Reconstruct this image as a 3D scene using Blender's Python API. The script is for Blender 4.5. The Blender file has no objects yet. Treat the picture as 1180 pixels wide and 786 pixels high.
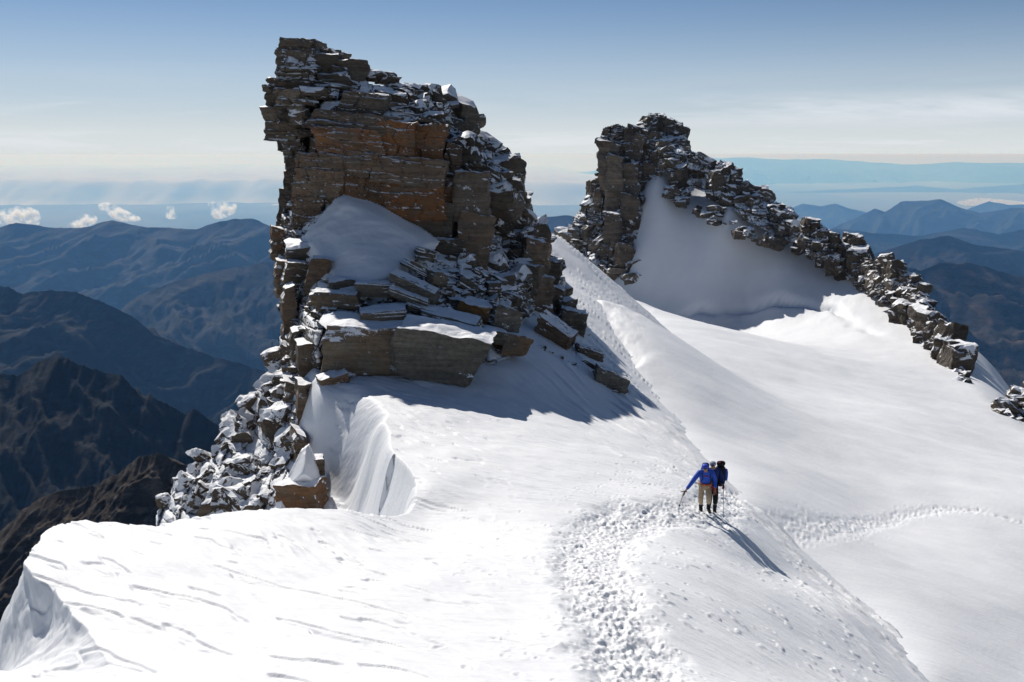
import bpy, math, random
import numpy as np
from mathutils import Vector, Matrix
R = math.radians
random.seed(7)
rng = np.random.default_rng(7)
scene = bpy.context.scene
COL = scene.collection

# ------------------------------------------------------------------ camera maths
F = 35.0 / 36.0 * 1180.0
PITCH = math.atan(215.0 / F)
CP, SP = math.cos(PITCH), math.sin(PITCH)

def P(px, py, Y):
    """point on the sight line through photo position px,py at ground distance Y"""
    px = np.asarray(px, float); py = np.asarray(py, float); Y = np.asarray(Y, float)
    u = (px - 590.0) / F; v = (393.0 - py) / F
    dy = CP + v * SP
    return np.stack(np.broadcast_arrays(u * Y / dy, Y, (-SP + v * CP) * Y / dy), -1)

# ------------------------------------------------------------------ noise
_perm = np.random.default_rng(3).permutation(256)
_perm = np.concatenate([_perm, _perm, _perm])
_g = np.random.default_rng(4).normal(size=(256, 3)); _g /= np.linalg.norm(_g, axis=1)[:, None]

def pn(x, y, z=0.0):
    x, y, z = np.broadcast_arrays(np.asarray(x, float), np.asarray(y, float), np.asarray(z, float))
    xi = np.floor(x).astype(np.int64); yi = np.floor(y).astype(np.int64); zi = np.floor(z).astype(np.int64)
    xf = x - xi; yf = y - yi; zf = z - zi
    fu = xf**3 * (xf * (xf * 6 - 15) + 10); fv = yf**3 * (yf * (yf * 6 - 15) + 10); fw = zf**3 * (zf * (zf * 6 - 15) + 10)
    out = 0.0
    for a in (0, 1):
        wa = fu if a else 1 - fu
        for b in (0, 1):
            wb = fv if b else 1 - fv
            for c in (0, 1):
                wc = fw if c else 1 - fw
                g = _g[_perm[_perm[_perm[(xi + a) & 255] + ((yi + b) & 255)] + ((zi + c) & 255)]]
                out = out + wa * wb * wc * (g[..., 0] * (xf - a) + g[..., 1] * (yf - b) + g[..., 2] * (zf - c))
    return out * 1.6

def fbm(x, y, z=0.0, o=4, lac=2.1, gain=0.5):
    s = 0.0; a = 1.0
    for i in range(o):
        s = s + a * pn(x + 17.3 * i, y - 9.1 * i, z + 5.7 * i); x = x * lac; y = y * lac; z = z * lac; a *= gain
    return s

def ridged(x, y, z=0.0, o=4, lac=2.1, gain=0.5):
    s = 0.0; a = 1.0
    for i in range(o):
        s = s + a * (1 - 2 * np.abs(pn(x + 31.3 * i, y + 7.1 * i, z))); x = x * lac; y = y * lac; z = z * lac; a *= gain
    return s

def sst(e0, e1, x):
    t = np.clip((x - e0) / (e1 - e0), 0, 1); return t * t * (3 - 2 * t)

# ------------------------------------------------------------------ thin plate spline
class TPS:
    def __init__(s, pts, vals, lam=0.0):
        pts = np.asarray(pts, float); vals = np.asarray(vals, float); n = len(pts)
        d2 = ((pts[:, None] - pts[None]) ** 2).sum(-1)
        K = np.where(d2 > 0, d2 * np.log(d2 + 1e-30), 0) + lam * np.eye(n)
        Q = np.c_[np.ones(n), pts]
        A = np.zeros((n + 3, n + 3)); A[:n, :n] = K; A[:n, n:] = Q; A[n:, :n] = Q.T
        w = np.linalg.solve(A, np.r_[vals, 0, 0, 0]); s.w = w[:n]; s.c = w[n:]; s.p = pts
    def __call__(s, a, b):
        a, b = np.broadcast_arrays(np.asarray(a, float), np.asarray(b, float)); sh = a.shape
        a = a.ravel(); b = b.ravel(); out = np.empty(len(a))
        for i in range(0, len(a), 100000):
            aa = a[i:i+100000, None]; bb = b[i:i+100000, None]
            d2 = (aa - s.p[:, 0]) ** 2 + (bb - s.p[:, 1]) ** 2
            out[i:i+100000] = (d2 * np.log(d2 + 1e-30)) @ s.w + s.c[0] + s.c[1] * aa[:, 0] + s.c[2] * bb[:, 0]
        return out.reshape(sh)

class Ground:
    """height field z(x, y) through control points, fitted in (x/y, log y) -> z/y"""
    def __init__(s, pix, world=(), lam=1e-4):
        pts = [P(*p) for p in pix] + [np.array(w, float) for w in world]
        pts = np.array(pts)
        s.t = TPS(np.c_[pts[:, 0] / pts[:, 1] * 1.6, np.log(pts[:, 1])], pts[:, 2] / pts[:, 1], lam)
    def __call__(s, x, y):
        return s.t(x / y * 1.6, np.log(y)) * y

def poly_sd(X, Y, pts):
    """distance to an open polyline, positive on its left side"""
    best = np.full(X.shape, 1e18); sg = np.ones(X.shape); par = np.zeros(X.shape)
    for i in range(len(pts) - 1):
        ax, ay = pts[i][:2]; bx, by = pts[i + 1][:2]
        dx, dy = bx - ax, by - ay; L2 = dx * dx + dy * dy
        t = np.clip(((X - ax) * dx + (Y - ay) * dy) / L2, 0, 1)
        ex = X - ax - t * dx; ey = Y - ay - t * dy; d2 = ex * ex + ey * ey
        m = d2 < best - 1e-12
        cr = dx * (Y - ay) - dy * (X - ax)
        best = np.where(m, d2, best); sg = np.where(m, np.sign(cr) + (cr == 0), sg); par = np.where(m, i + t, par)
    return np.sqrt(best) * sg, par

# ------------------------------------------------------------------ objects
def tag(o, label=None, cat=None, group=None, kind=None):
    if label: o['label'] = label
    if cat: o['category'] = cat
    if group: o['group'] = group
    if kind: o['kind'] = kind
    return o

def empty(name, loc, label=None, cat=None, group=None):
    o = bpy.data.objects.new(name, None); COL.objects.link(o); o.location = [float(v) for v in loc]
    o.empty_display_size = 0.1
    return tag(o, label, cat, group)

def np_mesh(name, V, Fq, mat, parent=None, smooth=True, attr=None, origin=None, F3=None):
    V = np.asarray(V, np.float64)
    if origin is not None: V = V - np.asarray(origin, float)
    me = bpy.data.meshes.new(name)
    nq = len(Fq); n3 = 0 if F3 is None else len(F3)
    me.vertices.add(len(V)); me.vertices.foreach_set('co', V.astype(np.float32).ravel())
    loops = np.asarray(Fq, np.int32).ravel()
    starts = np.arange(nq) * 4
    if n3:
        starts = np.r_[starts, nq * 4 + np.arange(n3) * 3]; loops = np.r_[loops, np.asarray(F3, np.int32).ravel()]
    me.loops.add(len(loops)); me.loops.foreach_set('vertex_index', loops.astype(np.int32))
    me.polygons.add(nq + n3); me.polygons.foreach_set('loop_start', starts.astype(np.int32))
    me.polygons.foreach_set('use_smooth', np.full(nq + n3, smooth))
    if attr is not None:
        at = me.attributes.new('mix', 'FLOAT_COLOR', 'POINT')
        a4 = np.ones((len(V), 4), np.float32); a4[:, :3] = attr
        at.data.foreach_set('color', a4.ravel())
    me.update(calc_edges=True); me.validate()
    me.materials.append(mat)
    o = bpy.data.objects.new(name, me); COL.objects.link(o)
    if origin is not None: o.location = [float(v) for v in origin]
    if parent:
        o.parent = parent
        o.location = Vector(o.location) - Vector(parent.location)
    return o

def grid_faces(nr, nc):
    i = np.arange(nr * nc).reshape(nr, nc)
    return np.stack([i[:-1, :-1], i[:-1, 1:], i[1:, 1:], i[1:, :-1]], -1).reshape(-1, 4)

# ------------------------------------------------------------------ materials
class NT:
    def __init__(s, name):
        s.m = bpy.data.materials.new(name); s.m.use_nodes = True; s.t = s.m.node_tree; s.t.nodes.clear()
        s.out = s.n('ShaderNodeOutputMaterial')
    def n(s, typ, **k):
        nd = s.t.nodes.new(typ)
        for a, b in k.items():
            if hasattr(nd, a): setattr(nd, a, b)
        return nd
    def l(s, a, b): s.t.links.new(a, b)
    def val(s, sock, v):
        if isinstance(v, bpy.types.NodeSocket): s.l(v, sock)
        else: sock.default_value = v
    def math(s, op, a, b=0.0, c=0.0, clamp=False):
        nd = s.n('ShaderNodeMath', operation=op); nd.use_clamp = clamp
        s.val(nd.inputs[0], a); s.val(nd.inputs[1], b); s.val(nd.inputs[2], c); return nd.outputs[0]
    def maprange(s, v, a, b, c=0.0, d=1.0, smooth=False):
        nd = s.n('ShaderNodeMapRange'); nd.interpolation_type = 'SMOOTHSTEP' if smooth else 'LINEAR'
        s.val(nd.inputs['Value'], v)
        for k, q in (('From Min', a), ('From Max', b), ('To Min', c), ('To Max', d)): s.val(nd.inputs[k], q)
        return nd.outputs[0]
    def mix(s, f, a, b):
        nd = s.n('ShaderNodeMix', data_type='RGBA')
        s.val(nd.inputs[0], f)
        for i, v in ((6, a), (7, b)):
            s.val(nd.inputs[i], v if isinstance(v, bpy.types.NodeSocket) else (v[0], v[1], v[2], 1))
        return nd.outputs[2]
    def noise(s, vec, scale, detail=4.0, rough=0.55, dist=0.0):
        nd = s.n('ShaderNodeTexNoise'); s.val(nd.inputs['Scale'], scale); s.val(nd.inputs['Detail'], detail)
        s.val(nd.inputs['Roughness'], rough); s.val(nd.inputs['Distortion'], dist)
        if vec is not None: s.l(vec, nd.inputs['Vector'])
        return nd.outputs[0]
    def mapping(s, vec, sc=(1, 1, 1), rot=(0, 0, 0)):
        nd = s.n('ShaderNodeMapping'); nd.inputs['Scale'].default_value = sc; nd.inputs['Rotation'].default_value = rot
        s.l(vec, nd.inputs['Vector']); return nd.outputs[0]
    def bump(s, h, strength, dist, normal=None):
        nd = s.n('ShaderNodeBump'); nd.inputs['Strength'].default_value = strength; nd.inputs['Distance'].default_value = dist
        s.l(h, nd.inputs['Height'])
        if normal is not None: s.l(normal, nd.inputs['Normal'])
        return nd.outputs[0]
    def bsdf(s, col, rough=0.8, spec=0.3, normal=None):
        b = s.n('ShaderNodeBsdfPrincipled')
        s.val(b.inputs['Base Color'], col if isinstance(col, bpy.types.NodeSocket) else (*col, 1))
        s.val(b.inputs['Roughness'], rough); s.val(b.inputs['Specular IOR Level'], spec)
        if normal is not None: s.l(normal, b.inputs['Normal'])
        s.l(b.outputs[0], s.out.inputs[0]); return b

SNOW = (0.80, 0.81, 0.83)
def snow_material():
    m = NT('snow'); tc = m.n('ShaderNodeTexCoord').outputs['Object']
    n1 = m.noise(tc, 9.0, 5, 0.6)
    strk = m.noise(m.mapping(tc, (0.9, 7.0, 2.0), (0, 0, R(45))), 1.0, 5, 0.6)
    n3 = m.noise(tc, 60.0, 3, 0.6)
    nm = m.bump(n1, 0.2, 0.03); nm = m.bump(strk, 0.42, 0.05, nm); nm = m.bump(n3, 0.25, 0.004, nm)
    v = m.noise(tc, 0.35, 4)
    m.bsdf(m.mix(m.maprange(v, 0.3, 0.7), (0.76, 0.775, 0.80), (0.81, 0.82, 0.835)), 0.62, 0.25, nm)
    return m.m

def rock_material(name, c1, c2, c3, cz, snow_thr=0.62, scale=1.0, ochre=(0.25, 0.12, 0.045)):
    """stratified rock; snow lies where the real surface faces up (attribute: r = iron stain, g = snow, b = tone)"""
    m = NT(name); geo = m.n('ShaderNodeNewGeometry')
    pos = m.mapping(geo.outputs['Position'], (1 / scale,) * 3)
    at = m.n('ShaderNodeAttribute', attribute_name='mix'); sp = m.n('ShaderNodeSeparateColor'); m.l(at.outputs['Color'], sp.inputs[0])
    big = m.noise(pos, 0.35, 5, 0.6)
    strata = m.noise(m.mapping(pos, (0.35, 0.35, 5.0), (0, R(5), 0)), 1.0, 6, 0.65, 0.3)
    fine = m.noise(pos, 5.0, 7, 0.7)
    grain = m.noise(pos, 22.0, 4, 0.7)
    col = m.mix(m.maprange(big, 0.35, 0.65), c1, c2)
    col = m.mix(m.maprange(strata, 0.42, 0.68), col, c3)
    stain = m.noise(m.mapping(pos, (0.8, 0.8, 1.8)), 0.9, 5, 0.65)
    oc = m.math('MULTIPLY', sp.outputs[0], m.maprange(stain, 0.34, 0.56, 0.15, 1.0))
    ocol = m.mix(m.maprange(fine, 0.35, 0.65), ochre, (ochre[0] * 0.55, ochre[1] * 0.5, ochre[2] * 0.6))
    col = m.mix(oc, col, ocol)
    tone = m.math('MULTIPLY', m.maprange(fine, 0.25, 0.75, 0.6, 1.35), sp.outputs[2])
    br = m.n('ShaderNodeVectorMath', operation='SCALE'); m.l(col, br.inputs[0]); m.l(tone, br.inputs['Scale'])
    crack = m.n('ShaderNodeTexVoronoi', feature='DISTANCE_TO_EDGE'); crack.inputs['Scale'].default_value = 0.9
    wob = m.n('ShaderNodeVectorMath', operation='ADD'); m.l(m.mapping(pos, (1.0, 1.0, 2.6)), wob.inputs[0])
    nz = m.n('ShaderNodeTexNoise'); nz.inputs['Scale'].default_value = 1.5; m.l(pos, nz.inputs['Vector'])
    sc = m.n('ShaderNodeVectorMath', operation='SCALE'); m.l(nz.outputs['Color'], sc.inputs[0]); sc.inputs['Scale'].default_value = 0.5
    m.l(sc.outputs[0], wob.inputs[1]); m.l(wob.outputs[0], crack.inputs['Vector'])
    ck = m.maprange(crack.outputs['Distance'], 0.0, 0.05)
    nrm = m.bump(strata, 0.45, 0.14 * scale); nrm = m.bump(fine, 0.7, 0.10 * scale, nrm)
    nrm = m.bump(ck, 0.5, 0.05 * scale, nrm); nrm = m.bump(grain, 0.5, 0.03 * scale, nrm)
    # snow
    sep = m.n('ShaderNodeSeparateXYZ'); m.l(geo.outputs['Normal'], sep.inputs[0])
    sn = m.noise(pos, 2.2, 6, 0.7)
    lim = m.math('SUBTRACT', snow_thr + 0.24, m.math('MULTIPLY', sp.outputs[1], 0.7))
    q = m.math('ADD', sep.outputs['Z'], m.maprange(sn, 0.25, 0.75, -0.38, 0.38))
    dust = m.maprange(grain, 0.3, 0.7, -0.12, 0.12)
    q = m.math('SUBTRACT', m.math('ADD', q, dust), lim)
    sf = m.maprange(q, -0.03, 0.08)
    b = m.bsdf(m.mix(sf, br.outputs[0], SNOW), m.maprange(sf, 0, 1, 0.85, 0.6), 0.25)
    mixn = m.n('ShaderNodeMix', data_type='VECTOR'); m.l(sf, mixn.inputs[0]); m.l(nrm, mixn.inputs[4])
    m.l(m.bump(fine, 0.25, 0.08 * scale), mixn.inputs[5]); m.l(mixn.outputs[1], b.inputs['Normal'])
    return m.m

def hill_material(name, a, b, c, scale, snowy=0.0):
    m = NT(name); pos = m.n('ShaderNodeNewGeometry').outputs['Position']
    n1 = m.noise(pos, 1.0 / scale, 8, 0.62); n2 = m.noise(m.mapping(pos, (1, 1, 2.5)), 4.5 / scale, 8, 0.7)
    col = m.mix(m.maprange(n1, 0.42, 0.6), a, b); col = m.mix(m.maprange(n2, 0.48, 0.62), col, tuple(q * 1.25 for q in c))
    if snowy:
        n3 = m.noise(pos, 3.0 / scale, 5, 0.6)
        col = m.mix(m.maprange(n3, 1 - snowy, 1.02 - snowy), col, (0.75, 0.77, 0.8))
    m.bsdf(col, 0.95, 0.1, m.bump(n2, 0.7, scale * 0.04)); return m.m

def plain_mat(name, col, rough=0.8, spec=0.3, var=0.25, sc=30.0):
    m = NT(name); tc = m.n('ShaderNodeTexCoord').outputs['Object']
    n = m.noise(tc, sc, 4, 0.6)
    dk = tuple(c * (1 - var) for c in col); lt = tuple(min(1, c * (1 + var)) for c in col)
    m.bsdf(m.mix(m.maprange(n, 0.3, 0.7), dk, lt), rough, spec, m.bump(n, 0.3, 0.01)); return m.m

M_SNOW = snow_material()
M_ROCK = rock_material('layered_rock', (0.056, 0.050, 0.042), (0.098, 0.085, 0.067), (0.15, 0.133, 0.106), 0, 0.62, 1.0)
M_SLAB = rock_material('grey_slab_rock', (0.085, 0.079, 0.066), (0.125, 0.114, 0.092), (0.17, 0.158, 0.13), 0, 0.80, 1.0, (0.28, 0.16, 0.06))
M_PEAK2 = rock_material('far_rock', (0.07, 0.061, 0.051), (0.12, 0.103, 0.083), (0.18, 0.155, 0.122), 0, 0.62, 3.0)

# ------------------------------------------------------------------ boulders and blocks
_cube_cache = {}
def cube_grid(n):
    if n in _cube_cache: return _cube_cache[n]
    idx = {}; V = []; Q = []
    def vid(k):
        if k not in idx: idx[k] = len(V); V.append([2 * c / n - 1 for c in k])
        return idx[k]
    for ax in range(3):
        for s in (0, n):
            for i in range(n):
                for j in range(n):
                    q = []
                    for di, dj in ((0, 0), (1, 0), (1, 1), (0, 1)):
                        k = [0, 0, 0]; k[ax] = s; k[(ax + 1) % 3] = i + di; k[(ax + 2) % 3] = j + dj; q.append(vid(tuple(k)))
                    if s == 0: q.reverse()
                    Q.append(q)
    _cube_cache[n] = (np.array(V), np.array(Q)); return _cube_cache[n]

def block(center, dims, rot=(0, 0, 0), n=4, seed=0, chip=8, cut=(0.62, 1.05), rough=0.05, strata=0.0):
    """an angular block: dims are full sizes"""
    r = np.random.default_rng(seed); V, Q = cube_grid(n); V = V.copy()
    sh = r.uniform(-0.18, 0.18, (3,)); V[:, 0] += sh[0] * V[:, 2]; V[:, 2] += sh[1] * V[:, 0] * 0.6; V[:, 1] += sh[2] * V[:, 2]
    for _ in range(chip):
        nv = r.normal(size=3); nv /= np.abs(nv).sum() ** 0.5 * np.linalg.norm(nv) ** 0.5; nv /= np.linalg.norm(nv)
        sup = np.abs(nv).sum(); d = sup * r.uniform(*cut)
        e = V @ nv - d; V -= np.maximum(e, 0)[:, None] * nv
    D = np.array(dims, float) / 2; W = V * D
    if n > 3:
        o = r.uniform(0, 50, 3); s = 1.6 / max(0.2, float(np.mean(dims)) ) * 1.4
        amp = rough * float(min(dims)) * 1.4
        for k in range(3): W[:, k] += amp * fbm(W[:, 0] * s + o[k], W[:, 1] * s, W[:, 2] * s * 1.6, 3)
        if strata:
            st = pn(W[:, 2] * 5.5 / max(dims[2], .5) + o[0], W[:, 0] * 0.25, W[:, 1] * 0.25 + o[2])
            st = np.tanh(st * 4) * strata
            W[:, 0] += np.sign(W[:, 0]) * st * np.abs(V[:, 0]) ** 3; W[:, 1] += np.sign(W[:, 1]) * st * np.abs(V[:, 1]) ** 3
    m = np.array(Matrix.Rotation(rot[2], 3, 'Z') @ Matrix.Rotation(rot[1], 3, 'Y') @ Matrix.Rotation(rot[0], 3, 'X'))
    return W @ m.T + np.asarray(center), Q

class Pile:
    """collects rock pieces that belong to one body of rock"""
    def __init__(s): s.V = []; s.Q = []; s.A = []; s.n = 0
    def add(s, V, Q, attr=(0, 0.5, 1)):
        s.V.append(V); s.Q.append(Q + s.n); s.n += len(V)
        a = np.asarray(attr, float); s.A.append(np.broadcast_to(a, (len(V), 3)) if a.ndim == 1 else a)
    def build(s, name, mat, parent=None, origin=None, smooth=False):
        return np_mesh(name, np.concatenate(s.V), np.concatenate(s.Q), mat, parent, smooth, np.concatenate(s.A), origin)

back_off = lambda X, Y: 0.0
def inpoly(x, y, poly):
    poly = np.asarray(poly, float); c = np.zeros(np.shape(x), bool); n = len(poly)
    for i in range(n):
        x1, y1 = poly[i]; x2, y2 = poly[(i + 1) % n]
        if y1 == y2: continue
        t = ((y1 > y) != (y2 > y)) & (x < (x2 - x1) * (y - y1) / (y2 - y1) + x1); c ^= t
    return c

def polydist(x, y, poly):
    pts = [tuple(p) for p in poly] + [tuple(poly[0])]
    return np.abs(poly_sd(np.asarray(x, float), np.asarray(y, float), pts)[0])

_h = np.random.default_rng(99).random(4096)
def hsh(a, b=0): return _h[(a.astype(np.int64) * 73 + np.asarray(b).astype(np.int64) * 911 + 17) & 4095]
def fracture(V, sx, sz, amp, dip=-0.09):
    """depth offsets of a jointed rock face: beds cut by cracks into blocks"""
    x, y, z = V[..., 0], V[..., 1], V[..., 2]
    w = (z - dip * x) / sz + 0.35 * fbm(x / sx * .5, z / sz * .3, 3, 2); row = np.floor(w)
    u = x / sx * (0.7 + 0.7 * hsh(row, 5)) + 0.3 * fbm(x / sx * .6, z / sz * .6, 9, 2) + hsh(row) * 7 + 0.25 * (w - row) * (hsh(row, 3) - .5); col = np.floor(u)
    h = hsh(row, col); fw = w - row; fu = u - col
    e = np.minimum(np.minimum(fw, 1 - fw) * 1.6, np.minimum(fu, 1 - fu) * 2.2)
    return amp * ((h - .5) * 2 + 0.5 * (hsh(row, 77) - .5) + 0.5 * (h - .5) * (fu - .5)) + amp * 0.8 * np.exp(-(e / .07) ** 2)
def relief(outline, depth, step, thick, attr, rough=0.3, nscale=0.5, pile=None, strata=0.0, cells=()):
    """a closed body of rock: a front shaped by `depth`, a back `thick` metres behind it"""
    o = np.asarray(outline, float); x0, y0 = o.min(0); x1, y1 = o.max(0)
    gx = np.arange(x0 - step, x1 + 2 * step, step); gy = np.arange(y0 - step, y1 + 2 * step, step)
    X, Y = np.meshgrid(gx, gy); ins = inpoly(X, Y, o); dist = polydist(X, Y, o)
    use = ins
    # snap near-boundary outside vertices onto nothing: keep quads whose 4 corners are inside
    D = depth(X, Y); D = D + back_off(X, Y); V = P(X, Y, D)
    nz = fbm(V[..., 0] * nscale, V[..., 1] * nscale, V[..., 2] * nscale * 1.5, 4) * rough
    if strata:
        st = pn(V[..., 2] * 1.3, V[..., 0] * 0.15, 3.3); nz = nz + np.tanh(st * 5) * strata
    for c_ in cells: nz = nz + fracture(V, *c_)
    Y2 = D + nz; V = P(X, Y, Y2)
    m = float(np.median(D)) / F
    T = np.minimum(thick, 0.4 + dist * m * 1.4)
    B = V.copy(); B[..., 1] += T; 
    nr, nc = X.shape; ids = np.arange(nr * nc).reshape(nr, nc)
    q = use[:-1, :-1] & use[:-1, 1:] & use[1:, 1:] & use[1:, :-1]
    fr = np.stack([ids[:-1, :-1], ids[1:, :-1], ids[1:, 1:], ids[:-1, 1:]], -1)[q]
    N = nr * nc
    bk = fr[:, ::-1] + N
    # side walls
    ed = {}
    for f in fr:
        for k in range(4):
            a, b = int(f[k]), int(f[(k + 1) % 4])
            if (b, a) in ed: del ed[(b, a)]
            else: ed[(a, b)] = 1
    sd = np.array([[b, a, a + N, b + N] for a, b in ed])
    VV = np.concatenate([V.reshape(-1, 3), B.reshape(-1, 3)]); QQ = np.concatenate([fr, bk, sd])
    used = np.unique(QQ); mp = np.full(len(VV), -1); mp[used] = np.arange(len(used))
    A = attr(X, Y) if callable(attr) else np.broadcast_to(np.array(attr, float), X.shape + (3,))
    A = np.concatenate([A.reshape(-1, 3)] * 2)
    pile.add(VV[used], mp[QQ], A[used])

def scatter(pile, poly, depth, n, size, flat=(0.35, 0.8), attr=(0, 0.5, 1), fwd=0.15, tilt=0.15, seed=1, nn=4, deep=1.0, yaw=0.5, edge=0.0, dip=0.06, long=(0.8, 1.7), avoid=None, keep=None):
    r = np.random.default_rng(seed); o = np.asarray(poly, float); x0, y0 = o.min(0); x1, y1 = o.max(0); k = 0; g = 0
    while k < n and g < n * 60:
        g += 1
        if edge and r.random() < edge:
            i = r.integers(len(o)); t = r.random(); p = o[i] * (1 - t) + o[(i + 1) % len(o)] * t; px, py = p + r.normal(0, 1.0, 2)
            if keep and not keep(px, py): continue
        else:
            px, py = r.uniform(x0, x1), r.uniform(y0, y1)
            if not inpoly(np.array(px), np.array(py), o): continue
        if avoid is not None and any(inpoly(np.array(px), np.array(py), a) for a in avoid): continue
        D = float(depth(np.array(px), np.array(py)))
        s = size[0] * (size[1] / size[0]) ** (r.random() ** 1.6)
        dims = (s * r.uniform(*long), s * r.uniform(0.7, 1.3) * deep, s * r.uniform(*flat))
        c = P(px, py, D); c[1] += dims[1] * 0.5 - fwd * s - s * 0.15
        a = np.array(attr, float).copy(); a[2] *= r.uniform(0.7, 1.3); a[1] += r.normal(0, 0.12)
        V, Q = block(c, dims, (r.normal(0, tilt), dip + r.normal(0, tilt), r.normal(0, yaw)), nn, int(r.integers(1 << 30)), 9, (0.55, 1.0), 0.09)
        pile.add(V, Q, a); k += 1

# =================================================================== SNOW RIDGE (near)
near_pix = [
 # trail and centre
 (740,786,11.6),(600,786,11.2),(470,786,11.0),(850,786,13.0),(960,786,16.6),
 (740,700,15.0),(600,700,15.0),(860,700,18.6),(885,655,25.4),(860,615,27.2),(960,700,23.5),(700,640,19.3),(820,650,21.6),(600,640,19.0),
 (700,600,24.2),(790,592,26.3),(815,590,27.0),(640,560,27.5),(560,560,26.8),(730,540,31.5),(650,510,34.0),
 (570,500,34.0),(480,500,32.8),(500,560,26.2),(470,460,37.5),(560,455,39.0),(640,450,42.5),(700,470,43.5),
 (600,410,45.5),(660,400,51.0),(650,350,63.0),(630,310,76.0),
 # crest where the ridge rolls over to the right
 (1080,786,22.0),(1000,700,27.5),(920,630,31.5),(858,575,34.0),(822,540,38.0),(788,500,44.0),(757,460,51),
 (727,415,58.0),(692,350,72.0),(656,300,84.0),(625,262,93.0),
 # left mound
 (330,640,18.2),(200,640,17.6),(200,700,14.3),(330,700,14.6),(300,786,11.0),(152,786,10.9),(470,640,18.8),(110,700,14.2),
 (480,603,24.2),(400,592,22.9),(330,588,22.0),(250,590,21.4),(180,603,20.8),(100,602,19.8),(60,612,18.7),(21,654,16.0),
 (60,655,16.0),
]
near_world = [(0,1.0,-1.75),(0,3.0,-2.6),(-3,3,-2.5),(3,3,-3.0),(0,6,-4.1),(-4,6,-4.0),(5,6,-4.9),(-8,8,-5.0),(8,9,-7.0),
 (-3,60,-6.5),(0,92,-6.6),(-4,95,-7),(0,110,-9),(6,110,-12),(-3,80,-5.5),(-10,60,-8.0),(-6,45,-8.5)]
crest = [(1080,786,22.0),(1000,700,27.5),(920,630,31.5),(858,575,34.0),(822,540,38.0),(788,500,44.0),(757,460,51),(727,415,58.0),(692,350,72.0),(656,300,84.0),(625,262,93.0)]
for c in crest:
    p = P(*c); n = np.array([0.86, 0.5]); k = 0.10 * p[1]
    near_world.append((p[0] + n[0] * k * .5, p[1] + n[1] * k * .5, p[2] - 0.30 * k)); near_world.append((p[0] + n[0] * k, p[1] + n[1] * k, p[2] - 0.64 * k))
    near_world.append((p[0] + n[0] * 3 * k, p[1] + n[1] * 3 * k, p[2] - 2.1 * k))
near_in = Ground(near_pix, near_world)
near_out = Ground([(400,600,33.6),(345,600,33.8),(435,560,35.0),(400,540,36.4),(400,500,38.0),(440,500,38.2),(415,450,40.2),(370,460,38.6),(380,420,40.5),
                   (10,745,16.6),(-60,800,14.5),(10,705,18.6),(40,790,15.2)],
                  [(-4.5,25,-12.4),(-8,26,-13.4),(-12,38,-15.6),(-16,38,-19),(-9,38,-14.2),(-20,26,-24),(-13.5,24,-16.5),(-30,30,-34),(-24,45,-32),(-16,14,-12.5),(-25,14,-22),
                   (-3,60,-7.5),(-12,60,-14),(-25,70,-35),(0,80,-7),(-9,8,-9.5),(-6,4,-7),(-10,21,-16),(-11,17,-14),(-13,20,-20),(-6.5,24,-14)])
RIM = [(700,1400,5.0),(300,900,8.2),(152,786,10.9),(112,748,12.2),(85,708,13.9),(21,654,16.0),(38,630,17.3),(62,606,19.2),(100,602,19.9),(180,603,20.9),(250,590,21.6),(330,588,22.2),(400,592,23.1),(478,606,24.6),
       (483,596,26.6),(462,572,28.8),(451,552,30.5),(452,520,33.0),(443,510,34.0),(453,486,35.4),(436,460,37.0),(402,424,40.0),(380,380,44.0),(370,340,60)]
RIMP = [P(*p) for p in RIM]
RIMW = np.array([.8,.8,.8,.8,.8,.6,.6,.8,1.2,1.6,2.0,2.4,2.6,1.4,.9,.9,1.1,1.3,1.6,1.9,2.3,2.8,3.2,5])

def tracks_footprints(path, n, width, seed, size=0.2, depth=0.11):
    r = np.random.default_rng(seed); pts = np.array([P(*p)[:2] for p in path])
    seg = np.linalg.norm(np.diff(pts, axis=0), axis=1); cum = np.r_[0, np.cumsum(seg)]
    out = []
    for _ in range(n):
        s = r.uniform(0, cum[-1]); i = min(np.searchsorted(cum, s, 'right') - 1, len(seg) - 1); t = (s - cum[i]) / seg[i]
        p = pts[i] * (1 - t) + pts[i + 1] * t; d = (pts[i + 1] - pts[i]) / seg[i]; nrm = np.array([-d[1], d[0]])
        w = width[i] * (1 - t) + width[i + 1] * t
        p = p + nrm * r.normal(0, w) + d * r.normal(0, 0.1); a = math.atan2(d[1], d[0]) + r.normal(0, 0.5)
        out.append((p[0], p[1], a, size * r.uniform(0.6, 1.25), depth * r.uniform(0.45, 1.4)))
    return out

def stamp(X, Y, Z, prints, us, ws):
    """press footprints into a grid with columns x/y = us and rows y = exp(ws)"""
    for (x, y, a, s, d) in prints:
        R_ = s * 2.6
        j0, j1 = np.searchsorted(ws, [math.log(max(y - R_, 0.5)), math.log(y + R_)])
        i0, i1 = np.searchsorted(us, [(x - R_) / y - 0.01, (x + R_) / y + 0.01])
        if j1 <= j0 or i1 <= i0: continue
        dx = X[j0:j1, i0:i1] - x; dy = Y[j0:j1, i0:i1] - y
        al = dx * math.cos(a) + dy * math.sin(a); ac = -dx * math.sin(a) + dy * math.cos(a)
        rr = np.sqrt((al / (s * 1.25)) ** 2 + (ac / (s * 0.7)) ** 2)
        Z[j0:j1, i0:i1] += -d * (1 - sst(0.3, 1.1, rr)) + d * 0.25 * np.exp(-((rr - 1.35) / 0.3) ** 2)

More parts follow.
